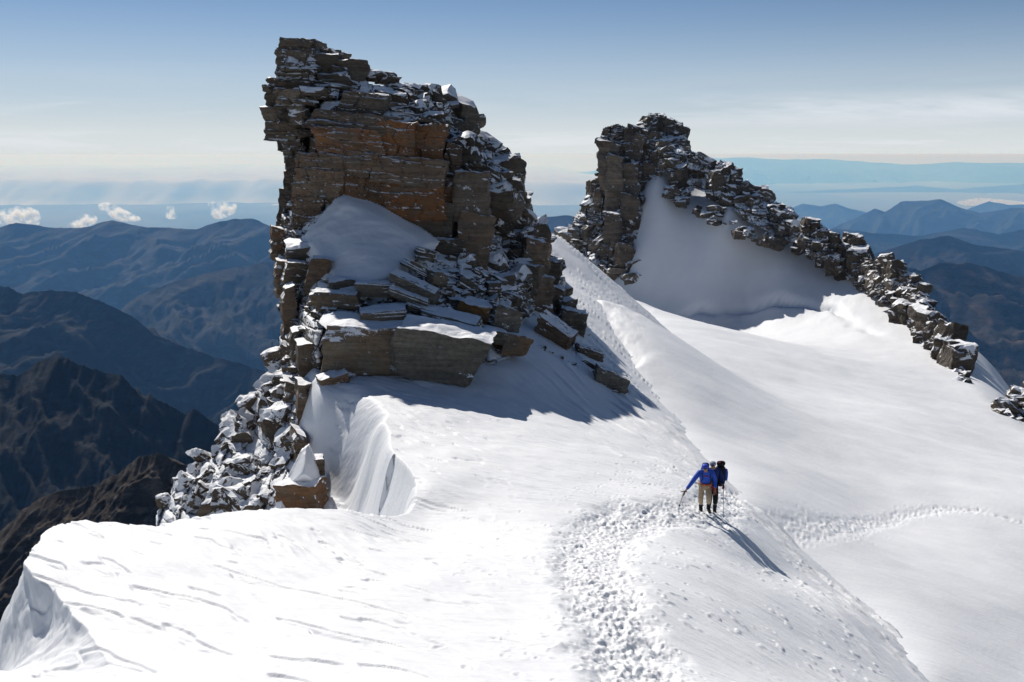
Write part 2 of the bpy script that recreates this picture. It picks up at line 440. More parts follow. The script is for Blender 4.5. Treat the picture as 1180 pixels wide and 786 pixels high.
TRAIL = [(760,840,9.8),(740,786,11.6),(712,720,14.2),(690,680,16.2),(680,640,19.2),(690,612,22.5),(725,598,25.0),(790,594,26.4),(815,588,27.4),(830,560,31.0),(838,540,34.5)]
us = np.concatenate([np.linspace(-1.6, -0.60, 90, endpoint=False), np.linspace(-0.60, 0.56, 1350, endpoint=False), np.linspace(0.56, 1.6, 90)])
ws = np.concatenate([np.linspace(math.log(0.8), math.log(9.0), 60, endpoint=False), np.linspace(math.log(9.0), math.log(48.0), 760, endpoint=False), np.linspace(math.log(48.0), math.log(125.0), 170)])
U, Wl = np.meshgrid(us, ws); YY = np.exp(Wl); XX = U * YY
Zi = near_in(XX, YY); Zo = near_out(XX, YY)
wob = 0.22 * fbm(XX * 0.8, YY * 0.5, 0, 3)
_c = np.array([[p[0], p[1], i] for i, p in enumerate(RIMP)], float)
for _ in range(3):
    _n = [_c[0]]
    for a_, b_ in zip(_c[:-1], _c[1:]): _n += [a_ * .75 + b_ * .25, a_ * .25 + b_ * .75]
    _c = np.array(_n + [_c[-1]])
sd, par = poly_sd(XX, YY, [tuple(q) for q in _c[:, :2]]); par = np.interp(par, np.arange(len(_c)), _c[:, 2])
sd = sd + wob * np.where(par > 12.5, 0.12, 0.45)
wid = np.interp(par, np.arange(len(RIMW)), RIMW)
k = np.clip(sd / wid, 0, 1); k = np.where(wid > 1.0, k * k * (3 - 2 * k), k ** 0.8)
Zo = np.minimum(Zo, Zi - 0.05)
ZZ = Zi * (1 - k) + Zo * k
ZZ -= 0.9 * np.maximum(YY - 92, 0)
# undulation, wind ridges
al = XX * .78 - YY * .62; ac = XX * .62 + YY * .78
bend = 0.5 * fbm(XX * 0.15, YY * 0.15, 9, 2)
ZZ += 0.10 * fbm(XX * 0.22, YY * 0.22, 1.0, 3)
mask = sst(-0.1, 0.35, pn(XX * 0.22 + 3.1, YY * 0.22, 7.0) + 0.25 * sst(3, -6, XX))
rg = ridged(al * 0.20 + 5, (ac + bend * 2) * 1.15, 2.0, 3)
ZZ += 0.035 * mask * np.clip(rg, 0, 2) ** 2 * 0.5
sa = pn(al * 0.55, (ac + bend * 1.2) * 2.6, 11.0) + .25 * pn(al * 1.6, ac * 7, 2)
ZZ -= 0.045 * sst(0.28, 0.40, sa) * (1 - sst(0.40, 0.75, sa)) * sst(2, -3, XX)
ZZ += 0.016 * fbm(al * 0.9, ac * 4.5, 4.0, 3) + 0.03 * sst(3, -4, XX) * fbm(al * 0.5, ac * 1.8, 14.0, 4)
# rough, wind-scoured snow towards the crest
csd, _ = poly_sd(XX, YY, [P(*c) for c in crest])
cm = np.exp(-(csd / (0.11 * YY + 0.6)) ** 2) * sst(14, 24, YY)
ch = fbm(al * 0.45 / (YY / 28) ** 0.5, ac * 3.4 / (YY / 28) ** 0.5, 21.0, 4)
ZZ += cm * (0.10 + 0.0010 * YY) * np.where(ch > 0.15, (ch - 0.15) * 1.6, 0.1 * ch)
# trampled trail
TP = [P(*p)[:2] for p in TRAIL]; td, tpar = poly_sd(XX, YY, TP); ta = np.abs(td)
tw = np.interp(tpar, np.arange(len(TRAIL)), [.62,.62,.6,.6,.7,.8,.85,.8,.7,.6,.5])
tm = 1 - sst(tw * 0.6, tw * 1.5, ta + 0.35 * pn(XX * 1.3, YY * 1.3, 3))
ZZ -= 0.13 * tm
lump = fbm(XX * 3.2, YY * 3.2, 5.0, 4, 2.0, 0.6)
ZZ += tm * (0.045 * lump + 0.018 * pn(XX * 9, YY * 7, 2) + 0.02 * np.abs(pn(XX * 5, YY * 4, 12)))
side = (1 - sst(0, 4.5, ta)) * sst(8, 11, YY)
clod = pn(XX * 3.6, YY * 3.0, 31) + 0.5 * pn(XX * 8, YY * 7, 3)
sideR = np.exp(-np.maximum(td if td[400, 1400] < 0 else -td, 0) / 2.6) * sst(9, 13, YY) * (1 - sst(38, 46, YY))
ZZ += np.maximum(side * .15, sideR * sst(-.3, .3, pn(XX * .5, YY * .5, 3))) * 0.035 * sst(0.2, 0.8, clod)
prints = tracks_footprints(TRAIL, 2800, [.3,.3,.3,.32,.4,.5,.55,.5,.4,.35,.3], 5, 0.08, 0.015)
prints += tracks_footprints(TRAIL, 260, [.7,.8,.9,1.0,1.2,1.4,1.4,1.2,1.0,.8,.7], 6, 0.075, 0.016)
prints += tracks_footprints([(700,610,23.5),(720,575,27.5),(760,540,32),(790,520,37)], 200, [.9,1.0,.9,.7], 8, 0.08, 0.02)
stamp(XX, YY, ZZ, prints, us, ws)
# layered face of the cornice
fc = sst(0.02, 0.2, k) * (1 - sst(0.9, 1.0, k)) * sst(6.5, 5.5, par)
V = np.stack([XX, YY, ZZ], -1)
ly = fbm(ZZ * 1.1 + 0.4 * XX, XX * 0.5, YY * 0.5, 4)
V[..., 0] -= fc * 0.06 * ly; V[..., 1] -= fc * 0.05 * ly
def near_z(x, y):
    j = np.clip((np.log(y) - ws[0]), 0, None); j = int(np.searchsorted(ws, math.log(y))); i = int(np.searchsorted(us, x / y))
    return float(ZZ[j-1:j+1, i-1:i+1].mean())
snow_ridge = np_mesh('snow_ridge', V.reshape(-1, 3), grid_faces(*XX.shape), M_SNOW)
tag(snow_ridge, kind='structure')

# =================================================================== GLACIER BOWL (far)
gl_pix = [(740,335,193),(775,337,190),(860,339,185),(950,354,172),(1000,387,150),(900,400,112),(800,400,95),(760,400,84),(850,500,49),(950,500,58),(1060,480,78),(860,440,75),
 (1110,446,113),(1180,507,84),(1180,600,46),(1180,700,33),(1180,786,25.5),(1080,700,29.5),(1000,600,40),(950,610,34),(1110,786,22.8),(1300,700,38),(1300,600,52),
 (770,300,194.5),(768,240,202),(756,208,208),(742,260,203),(757,180,221),(800,215,213),(838,226,206),(890,262,197),(700,230,224),(780,225,206),(736,300,197),(840,290,190),(840,250,194),(900,300,187.5),(925,285,191),(990,338,172),(1050,388,146),(1090,428,123),
 (725,345,160),(735,370,118),(650,345,200),(600,360,200),(620,400,140),(660,335,225),(560,400,170),(690,330,212)]
gl = Ground(gl_pix + crest[:-2], [(0,26,-15.5),(1,36,-15.5),(0,60,-15.5),(0,90,-17.5),(4,14,-13)], 1e-4)
RIDGE2 = [(560,330,225),(652,300,222),(700,230,224),(757,158,224),(830,205,213),(930,285,195),(1000,335,174),(1068,390,148),(1112,448,114),(1180,508,86),(1260,578,65),(1400,690,47),(1700,900,30)]
R2P = [P(*p) for p in RIDGE2]
us2 = np.linspace(-0.04, 0.85, 900); ws2 = np.linspace(math.log(15.0), math.log(262.0), 620)
U, Wl = np.meshgrid(us2, ws2); Y2 = np.exp(Wl); X2 = U * Y2
Zg = gl(X2, Y2)
sd2, par2 = poly_sd(X2, Y2, R2P)
sd2 = np.maximum(sd2, 0)
Zg -= np.where(sd2 < 12, sd2 * sd2 * 0.06, 8.64 + (sd2 - 12) * 1.4)
al = (X2 - Y2) / math.sqrt(2); ac = (X2 + Y2) / math.sqrt(2)
Zg += 0.35 * fbm(X2 * 0.05, Y2 * 0.05, 2, 3) + 0.07 * fbm(X2 * 0.2, Y2 * 0.2, 4, 3) + 0.012 * fbm(al * 0.5, ac * 2.2, 4, 3)
# sliding runnels coming off the notch
rn = pn(X2 * 0.22 + 1.1 * fbm(X2 * .12, Y2 * .06, 3, 3), Y2 * 0.05, 17)
rm = sst(0.62, 0.35, (X2 / Y2 * F) / 300.0) * sst(170, 150, Y2)
Zg += 0.5 * rm * (sst(0.0, 0.25, rn) - 0.5) + 0.12 * rm * fbm(X2 * .8, Y2 * .4, 8, 4)
rn2 = pn(X2 * 0.30 + 3, Y2 * 0.02 + 0.02 * X2, 27)

# rimaye under the face
bt, bp = poly_sd(X2, Y2, [P(775,341,184), P(820,336,182), P(862,330,182), P(900,336,179), P(960,350,170), P(1040,410,140)])
ba = np.abs(bt + 0.8 * pn(X2 * .25, Y2 * .25, 3)); bend2 = sst(0.0, 0.4, bp) * sst(5.0, 3.5, bp)
Zg -= 1.3 * np.exp(-(ba / 0.9) ** 2) * bend2 * (0.5 + sst(-.2, .3, pn(X2 * .12, Y2 * .12, 6)))
Zg += 0.6 * sst(-3, 3, bt) * bend2 * 0 + 0.08 * np.exp(-(ba / 5) ** 2) * fbm(X2 * .7, Y2 * .7, 9, 3) * bend2
# track across the bowl
T2a = [(900,608),(930,607),(960,606),(1000,600),(1040,591),(1090,584),(1130,588),(1180,603),(1260,640)]
def hit(gf, px, py):
    ys = np.exp(np.linspace(math.log(15), math.log(250), 1500)); q = P(px, py, ys); return float(ys[np.argmax(gf(q[:, 0], q[:, 1]) > q[:, 2])])
T2 = [(a, b, hit(gl, a, b)) for a, b in T2a]
T2P = [P(*p)[:2] for p in T2]; td2, tp2 = poly_sd(X2, Y2, T2P); ta2 = np.abs(td2)
w2 = np.interp(tp2, np.arange(9), [.9,.8,.6,.5,.4,.4,.3,.25,.25])
Zg += (1 - sst(w2 * .5, w2 * 1.6, ta2)) * (0.05 * fbm(X2 * 3.2, Y2 * 3.2, 3, 4) - 0.05)
pr2 = tracks_footprints(T2, 700, [.7,.6,.5,.4,.35,.35,.25,.2,.2], 15, 0.12, 0.02)
stamp(X2, Y2, Zg, pr2, us2, ws2)
glacier = np_mesh('glacier', np.stack([X2, Y2, Zg], -1).reshape(-1, 3), grid_faces(*X2.shape), M_SNOW)
tag(glacier, kind='structure')

# =================================================================== MAIN ROCK PEAK
D1 = TPS(*(lambda a: (a[:, :2] / 100.0, np.log(a[:, 2])))(np.array([
 (325,50,55),(350,48,55.5),(385,72,56),(310,120,54.5),(340,120,53.5),(330,165,54.5),(350,150,54),(355,185,54),(330,230,54.5),
 (420,90,56),(400,115,54.5),(450,120,54.5),(380,140,53),(440,140,53),(500,150,54.5),(380,180,52.8),(440,180,52.6),(500,180,53.6),(365,215,52.6),(400,215,52.6),(440,215,52.4),(500,235,53.0),
 (450,265,52.5),(545,210,54),(545,300,53),(500,290,51.5),(480,105,57),(520,118,60),(520,150,57.5),(560,180,60.5),(585,190,62),(575,240,58.5),(588,215,61.5),(605,255,63),(590,300,57),(620,290,60),(635,300,63),(640,330,61),
 (400,225,52.2),(430,260,50.5),(380,260,50.6),(370,290,48.6),(430,300,48.0),(430,335,45.8),(470,290,49.2),(350,270,51),(335,300,51.5),(325,260,53.5),(320,300,53),(350,330,47.8),(325,340,51),(330,380,48.5),
 (400,345,44.6),(460,340,45.0),(500,345,45.6),(540,330,48.5),(580,350,50),(600,330,53.5),(620,360,55.5),(650,370,58),(660,395,54.0),(630,400,50.5),(600,400,47.2),(560,390,45.2),(540,370,45.6),
 (380,368,42.2),(460,372,42.3),(540,385,42.3),(375,420,41.0),(460,430,40.2),(540,450,39.8),(350,380,44.0),(350,420,42.5),(350,460,40.5),(345,500,39),(355,540,37),(350,590,34.5),
 (325,410,45.5),(315,440,44.5),(300,450,45),(280,480,44.5),(300,520,41),(250,520,42.5),(270,560,38.5),(220,555,41),(185,590,39.5),(250,600,37.3),(300,600,36),(690,420,50),(722,455,47),(700,450,47.5),(180,620,38.3),(330,640,33)], float)), lam=1e-4)
def d1(x, y): return np.exp(D1(np.asarray(x) / 100.0, np.asarray(y) / 100.0))

OUT1 = [(176,640),(180,590),(200,566),(222,546),(248,522),(268,488),(300,444),(320,408),(324,372),(320,330),(316,290),(326,240),(330,205),(324,168),(313,150),(312,112),(322,92),(324,52),
 (345,48),(364,52),(386,72),(392,84),(417,84),(425,96),(450,100),(480,112),(518,120),(542,158),(576,190),(584,214),(600,252),(626,290),(634,325),(650,360),(664,392),(640,405),(612,402),
 (590,412),(555,425),(545,440),(500,440),(440,428),(376,428),(352,445),(350,500),(356,540),(362,560),(366,640)]
def a1(X, Y):
    oc = np.zeros(X.shape)
    for (cx, cy, rx, ry, v) in ((400,163,45,18,.9),(465,165,25,22,1),(495,165,18,22,.9),(480,222,45,26,1.2),(420,210,20,24,.55),(405,195,35,20,.4),(545,250,25,55,.25),(340,590,25,30,.5)):
        oc = np.maximum(oc, v * np.exp(-(((X - cx) / rx) ** 2 + ((Y - cy) / ry) ** 2) ** 2))
    sn = 0.5 + 0.75 * (inpoly(X, Y, [(400,222),(455,240),(500,275),(470,300),(480,310),(440,345),(380,345),(380,300),(340,300),(330,285),(350,262)]) * 1.0)
    sn = sn + 0.55 * sst(430, 480, Y) * sst(345, 325, X) + 0.15 * inpoly(X, Y, [(500,100),(600,260),(640,400),(560,360),(560,200),(470,110)])
    sn = sn + 0.8 * np.exp(-(np.abs(poly_sd(X, Y, [(350,168),(344,200),(337,244)])[0]) / 5) ** 2)
    return np.stack([oc, sn, np.ones(X.shape)], -1)

origin1 = P(440, 420, 46)
peak1 = empty('rock_peak', origin1, 'nearest and tallest rocky summit tower, rust coloured banded cliff dusted with snow', 'rock peak')
core = Pile()
GUL = [(380,84),(364,118),(353,158),(344,200),(337,244)]
back_off = lambda X, Y: 2.2 * np.exp(-(np.abs(poly_sd(np.asarray(X, float), np.asarray(Y, float), GUL)[0]) / 7) ** 2) + 1.1 * sst(-10, 4, polydist(X, Y, [(370,374),(556,372),(556,452),(376,436)]) * np.where(inpoly(X, Y, [(370,374),(556,372),(556,452),(376,436)]), 1, -1))
relief(OUT1, d1, 1.25, 7.0, a1, 0.30, 0.5, core, 0.0, [(2.6, 1.6, .42), (.95, .6, .15)])
back_off = lambda X, Y: 0.0
core.build('rock_core', M_ROCK, peak1, origin1)

# --- smooth shaded snow bank against the foot of the wall
def smooth_snow(name, poly, dep, off, thick=1.5, step=1.5, noise=.22):
    p_ = Pile(); relief(poly, lambda x, y: dep(x, y) - off * sst(0, 14, polydist(x, y, poly)) + 0.12, step, thick, (0, 1, 1), noise, .35, p_)
    return np_mesh(name, np.concatenate(p_.V), np.concatenate(p_.Q), M_SNOW, peak1, True, None, origin1)
DB = TPS(*(lambda a: (a[:, :2] / 100.0, np.log(a[:, 2])))(np.array([(400,221,52.0),(385,222,52),(430,235,51.6),(455,245,51.6),(350,262,50.6),(345,285,49.6),(400,262,49.6),(395,300,47.4),(380,340,45.0),(430,300,46.8),(440,335,45.4),(470,300,47.8),(500,282,50.4),(480,262,51.4),(410,345,44.6),(450,318,45.9)], float)), lam=1e-4)
smooth_snow('snow_bank', [(352,268),(372,244),(386,228),(400,221),(420,228),(440,236),(456,246),(486,262),(508,278),(498,292),(478,300),(466,318),(446,332),(420,346),(384,344),(372,318),(352,292),(344,280)], lambda x, y: np.exp(DB(np.asarray(x)/100., np.asarray(y)/100.)), .55, 2.5)
smooth_snow('snow_cap', [(320,604),(316,578),(330,552),(346,520),(354,514),(362,532),(369,562),(350,560),(334,566),(326,604)], lambda x, y: 34.6 + 0 * x - (y - 560) * .02, .5, 1.6, 1.0, .05)
smooth_snow('snow_patch', [(366,372),(372,362),(392,358),(420,362),(440,366),(470,368),(505,372),(540,378),(500,374),(470,376),(440,378),(425,386),(400,384),(376,380)], lambda x, y: 40.6 + 0 * x + (380 - y) * .09, .1, 1.0, 1.0, .1)

# --- wall blocks: (x0, y0, x1, y1, Y, ochre, tone)
wall = Pile()
WB = [(396,109,444,131,53.4,.1,1.0),(361,131,452,151,52.6,.15,.95),(366,150,440,177,52.3,.85,1.15),(438,141,480,184,52.5,.95,1.05),(480,146,511,186,53.0,.85,1.0),
 (345,178,398,198,52.3,.25,1.1),(374,174,432,200,52.25,.35,1.15),(433,183,512,212,52.2,.3,1.25),(343,196,397,232,52.4,.35,1.2),(396,198,422,236,52.5,.6,1.0),(341,228,372,262,52.3,.3,1.0),
 (424,208,448,244,52.5,.8,.9),(446,205,511,250,52.3,1.2,1.05),(455,246,508,272,52.6,.2,1.0),(512,168,530,205,54.0,.3,.9),(500,236,526,286,53.0,.0,1.15),(523,200,562,252,53.0,.2,1.25),(527,248,565,305,52.6,.3,1.2),
 (512,205,526,240,53.6,.2,1.0),(560,200,585,240,56.5,.1,.9),(600,278,631,322,57.0,.25,1.35),(603,318,634,362,55.5,.25,1.25),(622,330,648,366,57.5,.1,1.0),(645,358,674,394,55.5,.05,.95),(632,300,646,334,59.5,.1,.9),
 (492,275,530,300,52.2,.1,.8),(640,345,660,372,57,.1,1)]
extra = []
for i, (x0, y0, x1, y1, Y, oc, tn) in enumerate(WB):
    c = P((x0 + x1) / 2, (y0 + y1) / 2, Y); w = (x1 - x0) / F * Y * 1.04; h = (y1 - y0) / F * Y * 1.06; dp = max(1.6, 0.9 * min(w, h))
    c[1] += dp / 2 - 0.62
    if x0 >= 523 or y0 >= 236: extra.append((c, w, dp, h, i, oc, tn)); continue
    V_, Q_ = block(c, (w, dp, h), (0.0, 0.09, random.uniform(-0.12, 0.12)), 34, 100 + i, 3, (0.86, 1.1), 0.05, 0.018)
    V_[:, 1] += fracture(V_, 1.5, .8, .11) + fracture(V_, .5, .3, .035)
    wall.add(V_, Q_, (oc, 0.22, tn))
# thin beds: stepped layers following the wall
r = np.random.default_rng(11)
for i in range(0):
    px = r.uniform(345, 515); py = r.uniform(128, 262) + (px - 430) * 0.09
    if inpoly(np.array(px), np.array(py), [(400,222),(455,240),(510,275),(350,275)]): continue
    Y = float(d1(px, py)); w = r.uniform(0.5, 2.2); h = r.uniform(0.08, 0.28); c = P(px, py, Y); c[1] += 0.55 - r.uniform(-0.02, 0.16)
    V_, Q_ = block(c, (w, 1.3, h), (0, 0.09 + r.normal(0, .02), r.normal(0, .08)), 6, int(r.integers(1e9)), 4, (0.8, 1.1), 0.05)
    wall.add(V_, Q_, (max(0, r.normal(.5, .3)), 0.45, r.uniform(.75, 1.25)))
wall.build('rock_wall', M_ROCK, peak1, origin1)

# --- the leaning left pinnacle
pin = Pile()
PB = [(318,46,352,62,54.6),(322,60,356,80,54.4),(320,78,358,98,54.3),(309,90,330,112,54.8),(326,96,360,122,54.0),(307,108,334,128,54.6),(304,124,346,140,54.2),(306,138,350,153,54.3),(309,150,348,162,54.4),(316,160,346,174,54.5),(328,172,350,200,54.6),(342,46,366,64,55.4),(362,58,390,76,56.0),(350,62,384,84,55.0),(372,70,418,94,55.4),(326,198,346,226,54.6),(324,222,342,262,54.4),(318,258,340,300,54.0)]
for i, (x0, y0, x1, y1, Y) in enumerate(PB):
    c = P((x0 + x1) / 2, (y0 + y1) / 2, Y); w = (x1 - x0) / F * Y * 1.05; h = (y1 - y0) / F * Y * 1.1; dp = 2.4; c[1] += dp / 2
    V_, Q_ = block(c, (w, dp, h), (random.uniform(-.05, .05), random.uniform(-.03, .1), random.uniform(-.2, .2)), 16, 300 + i, 4, (0.8, 1.08), 0.06, 0.03)
    pin.add(V_, Q_, (.15, .3, random.uniform(.8, 1.15)))
scatter(pin, [(314,98),(326,52),(350,44),(366,46),(388,66),(392,78),(380,100),(355,120),(345,170),(328,168),(316,148)], d1, 40, (0.3, 1.1), (0.3, 0.8), (.12, .55, .95), .0, .08, 21, edge=.1, keep=lambda x, y: x < 392)
pin.build('summit_pinnacle', M_ROCK, peak1, origin1)

# --- rubble roof and right flank
roof = Pile()
for (c, w, dp, h, i, oc, tn) in extra:
    V_, Q_ = block(c, (w, dp, h), (0, .09, random.uniform(-.3, .3)), 20, 100 + i, 4, (.82, 1.08), .06, .02); roof.add(V_, Q_, (oc, .4, tn))
scatter(roof, [(360,128),(352,118),(372,96),(392,80),(417,80),(450,94),(478,104),(500,118),(505,150),(470,140),(445,122),(400,118)], d1, 95, (0.3, 1.5), (0.15, 0.4), (.12, .62, .95), .25, .07, 22, edge=.2, keep=lambda x, y: y < 120)
scatter(roof, [(475,106),(520,114),(545,155),(582,185),(590,212),(607,252),(634,290),(640,330),(600,330),(592,290),(570,262),(565,200),(530,170),(510,150),(480,130)], d1, 360, (0.22, 1.6), (0.3, 0.9), (.05, .62, .85), .05, .35, 23, edge=.3, keep=lambda x, y: x + y > 640 - 40 or y < 130, yaw=.8)
scatter(roof, [(565,250),(600,330),(640,345),(672,390),(660,400),(630,395),(600,380),(565,330),(520,305),(500,285),(560,300)], d1, 120, (0.25, 1.4), (0.3, 0.9), (.1, .66, .85), .3, .3, 24, yaw=.8)
scatter(roof, [(530,150),(580,190),(590,230),(620,290),(600,330),(560,250),(520,170)], d1, 26, (1.2, 2.6), (.5, 1.0), (.15, .5, .8), .1, .15, 92, nn=10, yaw=.5)
scatter(roof, [(350,100),(420,84),(500,118),(500,140),(440,126),(380,126)], d1, 12, (1.0, 2.0), (.3, .6), (.2, .6, .85), .1, .06, 93, nn=10, yaw=.3)
roof.build('rubble_slope', M_ROCK, peak1, origin1)

# --- left ribs and steep flank
rib = Pile()
scatter(rib, [(334,200),(346,190),(345,240),(335,290),(345,340),(345,400),(350,450),(342,500),(328,480),(328,420),(332,370),(328,330),(324,292),(332,240)], d1, 120, (0.25, 0.9), (0.25, 1.0), (.22, .55, .95), -.1, .12, 25, edge=.0, keep=lambda x, y: x < 330)
for i, (x0, y0, x1, y1, Y, oc) in enumerate([(340,395,356,470,41.5,.3),(338,440,352,520,39.6,.35),(330,380,346,440,43.5,.2),(322,330,336,400,46.5,.3),(314,300,330,345,50,.35),(309,262,322,302,52.6,.6),(335,500,348,560,37.6,.3),(325,440,338,500,41.5,.2)]):
    c = P((x0 + x1) / 2, (y0 + y1) / 2, Y); w = (x1 - x0) / F * Y; h = (y1 - y0) / F * Y; c[1] += .6
    V_, Q_ = block(c, (w, 1.5, h), (0, 0.05, .3), 14, 400 + i, 4, (.8, 1.05), .06, .06); rib.add(V_, Q_, (oc, .5, 1))
rib.build('rock_rib', M_ROCK, peak1, origin1)

# --- snow-plastered lower left flank
fl = Pile()
FL = [(182,590),(215,552),(246,522),(268,488),(300,444),(318,415),(340,440),(340,500),(345,560),(330,590),(250,596)]
scatter(fl, FL, d1, 90, (0.3, 1.7), (0.4, 1.1), (.2, .72, .75), -.1, .4, 26, edge=.08, yaw=1.0, dip=-.35, long=(.5,1.3), keep=lambda x, y: x < 320, nn=8)
fl.build('snowy_flank', M_ROCK, peak1, origin1)

# =================================================================== LOOSE BLOCKS OF THE MAIN PEAK (each a thing)
BO = [
 # x0,y0,x1,y1,Y, name, label, category, mat, ochre, snow, tilt, yaw, depth
 (372,378,462,430,40.2,'rock_slab','left half of the long grey slab, brown cracked face above the blue snow shadow','rock slab',M_SLAB,.35,.66,.10,.05,3.0),
 (448,374,554,446,39.6,'rock_slab','biggest smooth grey slab, overhanging the snow at its right end','rock slab',M_SLAB,.0,.62,.20,-.05,2.8),
 (486,361,553,388,42.3,'rock_slab','long dark layered slab lying right behind the top edge of the biggest grey slab','rock slab',M_SLAB,0,.6,.22,-.1,1.8),
 (409,358,465,373,41.8,'rock_slab','thin tan flagstone jutting over a dark hollow on top of the long grey slab','rock slab',M_SLAB,.3,.6,-.05,.1,1.6),
 (361,338,413,359,43.4,'boulder','dark brown rectangular block standing behind the left end of the snow-covered slab top','boulder',M_SLAB,.35,.42,.04,.05,1.0),
 (408,326,451,342,44.0,'boulder','pale grey frosted block directly below the foot of the shaded snow bank','boulder',M_SLAB,0,.66,.05,0,.9),
 (450,318,504,346,44.2,'rock_slab','rough dark grey slab tilted down to the right in the middle of the boulder pile','rock slab',M_SLAB,0,.4,.42,-.1,1.4),
 (448,333,494,354,43.4,'rock_slab','smooth grey slab tucked under the rough tilted one in the boulder pile','rock slab',M_SLAB,0,.55,.35,0,1.3),
 (464,300,494,320,46.2,'boulder','dark block near the top of the boulder pile, beside the sunlit snow','boulder',M_ROCK,0,.55,.5,.4,1.1),
 (493,312,512,332,45.8,'boulder','small upright pale boulder at the upper right of the boulder pile','boulder',M_SLAB,.25,.45,.3,.5,.8),
 (326,279,380,303,49.2,'boulder','dark snow-capped boulder left of the shaded snow bank, uppermost of three','boulder',M_ROCK,.1,.72,-.08,.2,2.4),
 (325,303,361,326,48.2,'boulder','dark boulder under the snow-capped one at the left edge of the snow bank','boulder',M_ROCK,.1,.62,.1,.2,1.8),
 (346,300,380,338,46.6,'rock_slab','upright brown slab leaning against the left side of the snow bank','rock slab',M_ROCK,.3,.5,-.75,.2,1.2),
 (377,322,405,341,45.0,'boulder','dark squat block at the lower left foot of the snow bank','boulder',M_SLAB,.1,.6,.05,.3,1.2),
 (532,345,568,373,45.0,'boulder','rusty orange box-shaped boulder with a flat pale top','boulder',M_SLAB,1.2,.42,.22,-.35,1.4),
 (562,352,597,386,44.8,'boulder','grey snow-streaked boulder touching the right side of the rusty box-shaped one','boulder',M_SLAB,.05,.6,.3,.4,1.3),
 (556,378,585,398,43.6,'boulder','dark boulder directly below the rusty box-shaped one','boulder',M_SLAB,.05,.55,.25,.2,1.1),
 (574,384,606,412,44.2,'boulder','rusty streaked broken boulder, lowest of the rocks right of the big slab','boulder',M_SLAB,.6,.5,.2,.4,1.2),
 (561,326,576,341,49.5,'boulder','small dark cube-like boulder alone in the shaded snow hollow','boulder',M_ROCK,.1,.4,.05,.3,.7),
 (618,366,662,410,50.0,'boulder','reddish brown wedge of rock with a sharp upper edge below the right buttress','boulder',M_ROCK,.35,.4,.55,-.3,1.5),
 (664,398,694,418,50.4,'boulder','rounded dark boulder on top of the streaked slab above the lowest rock','boulder',M_SLAB,.25,.45,.3,.2,1.0),
 (660,412,700,440,49.0,'rock_slab','dark slab with a snow streak just uphill of the lowest rock','rock slab',M_ROCK,.1,.5,.45,0,1.2),
 (684,424,725,460,47.2,'rock_slab','dark grey end slab, lowest rock on the right, pointing down the snow','rock slab',M_SLAB,.05,.42,.45,.1,1.3),
 (322,558,368,600,34.2,'boulder','ochre block poking out under a snow cap just behind the foreground snow crest','boulder',M_ROCK,.75,.42,.12,-.2,1.3),
 (356,528,372,566,35.6,'boulder','narrow dark upright rock beside the snow cap of the ochre block','boulder',M_ROCK,.2,.5,.05,.2,.7),
 (368,432,400,466,39.3,'boulder','dark broken rock at the top of the snow gully, below the long slab','boulder',M_ROCK,.35,.6,-.3,.3,1.0),
 (478,286,500,302,48.0,'boulder','dark frosted boulder topmost in the pile, below the foot of the cliff','boulder',M_ROCK,.0,.6,.2,.3,1.0),
 (515,345,535,356,46.0,'rock_slab','small pair-like flat stone on the snow left of the rusty box-shaped boulder','rock slab',M_SLAB,.1,.6,.1,.2,.8),
 (466,350,500,364,43.0,'rock_slab','flat dark stone between the long layered slab and the tilted slabs','rock slab',M_SLAB,.0,.6,.3,.1,1.0),
 (526,318,548,340,48.4,'boulder','dark shaded boulder on the snow under the tan buttress','boulder',M_ROCK,.0,.5,.6,.3,1.0),
]
for i, (x0, y0, x1, y1, Y, nm, lb, cat, mat, oc, sn, ti, yw, dp) in enumerate(BO):
    w = (x1 - x0) / F * Y; h = (y1 - y0) / F * Y
    ct, st_ = abs(math.cos(ti)), abs(math.sin(ti))
    ww = w * (1.0 if ti < .3 else .98); hh = max(0.42 * h, (h - w * st_ * .75)) if ti >= .15 else h
    if ti < -.5: ww, hh = w * .62, h * 1.1
    c = P((x0 + x1) / 2, (y0 + y1) / 2, Y); c[1] += dp / 2 - .1
    V_, Q_ = block((0, 0, 0), (ww * 1.06, dp, hh * 1.08), (0.04, ti if ti > -.5 else .55 * -1 + .9, yw), 28 if w > 1.5 else 16, 500 + i, 6, (0.74, 1.04), 0.045, 0.03)
    base = c + np.array([0, 0, V_[:, 2].min()])
    p_ = Pile(); p_.add(V_ + c, Q_, (oc, sn, 1.0)); o = p_.build(nm, mat, None, base); tag(o, lb, cat)

# rubble between the named blocks: nobody could count it
rub = Pile()
scatter(rub, [(345,262),(380,300),(440,345),(480,300),(500,285),(560,330),(600,385),(600,405),(555,410),(550,390),(480,365),(365,372),(345,400),(330,400),(328,300)], d1, 330, (0.15, 0.7), (0.3, 0.8), (.08, .6, .95), .25, .3, 31, yaw=1.0,
        avoid=[[(400,215),(455,240),(490,285),(440,345),(385,330),(350,275)]])
def dslope(x, y): return 45.5 + (x - 600) * 0.0 + (405 - y) * 0.13
scatter(rub, [(600,395),(640,408),(690,440),(720,455),(715,462),(660,430),(610,412)], lambda x, y: 47.5 + (412 - y) * .03 + (x - 600) * .008, 60, (0.12, 0.5), (0.4, 0.9), (.08, .5, .9), .2, .3, 32, yaw=1.0)
o = rub.build('rubble', M_ROCK, None, origin1); tag(o, 'small broken stones scattered between the big slabs', 'rubble', kind='stuff')

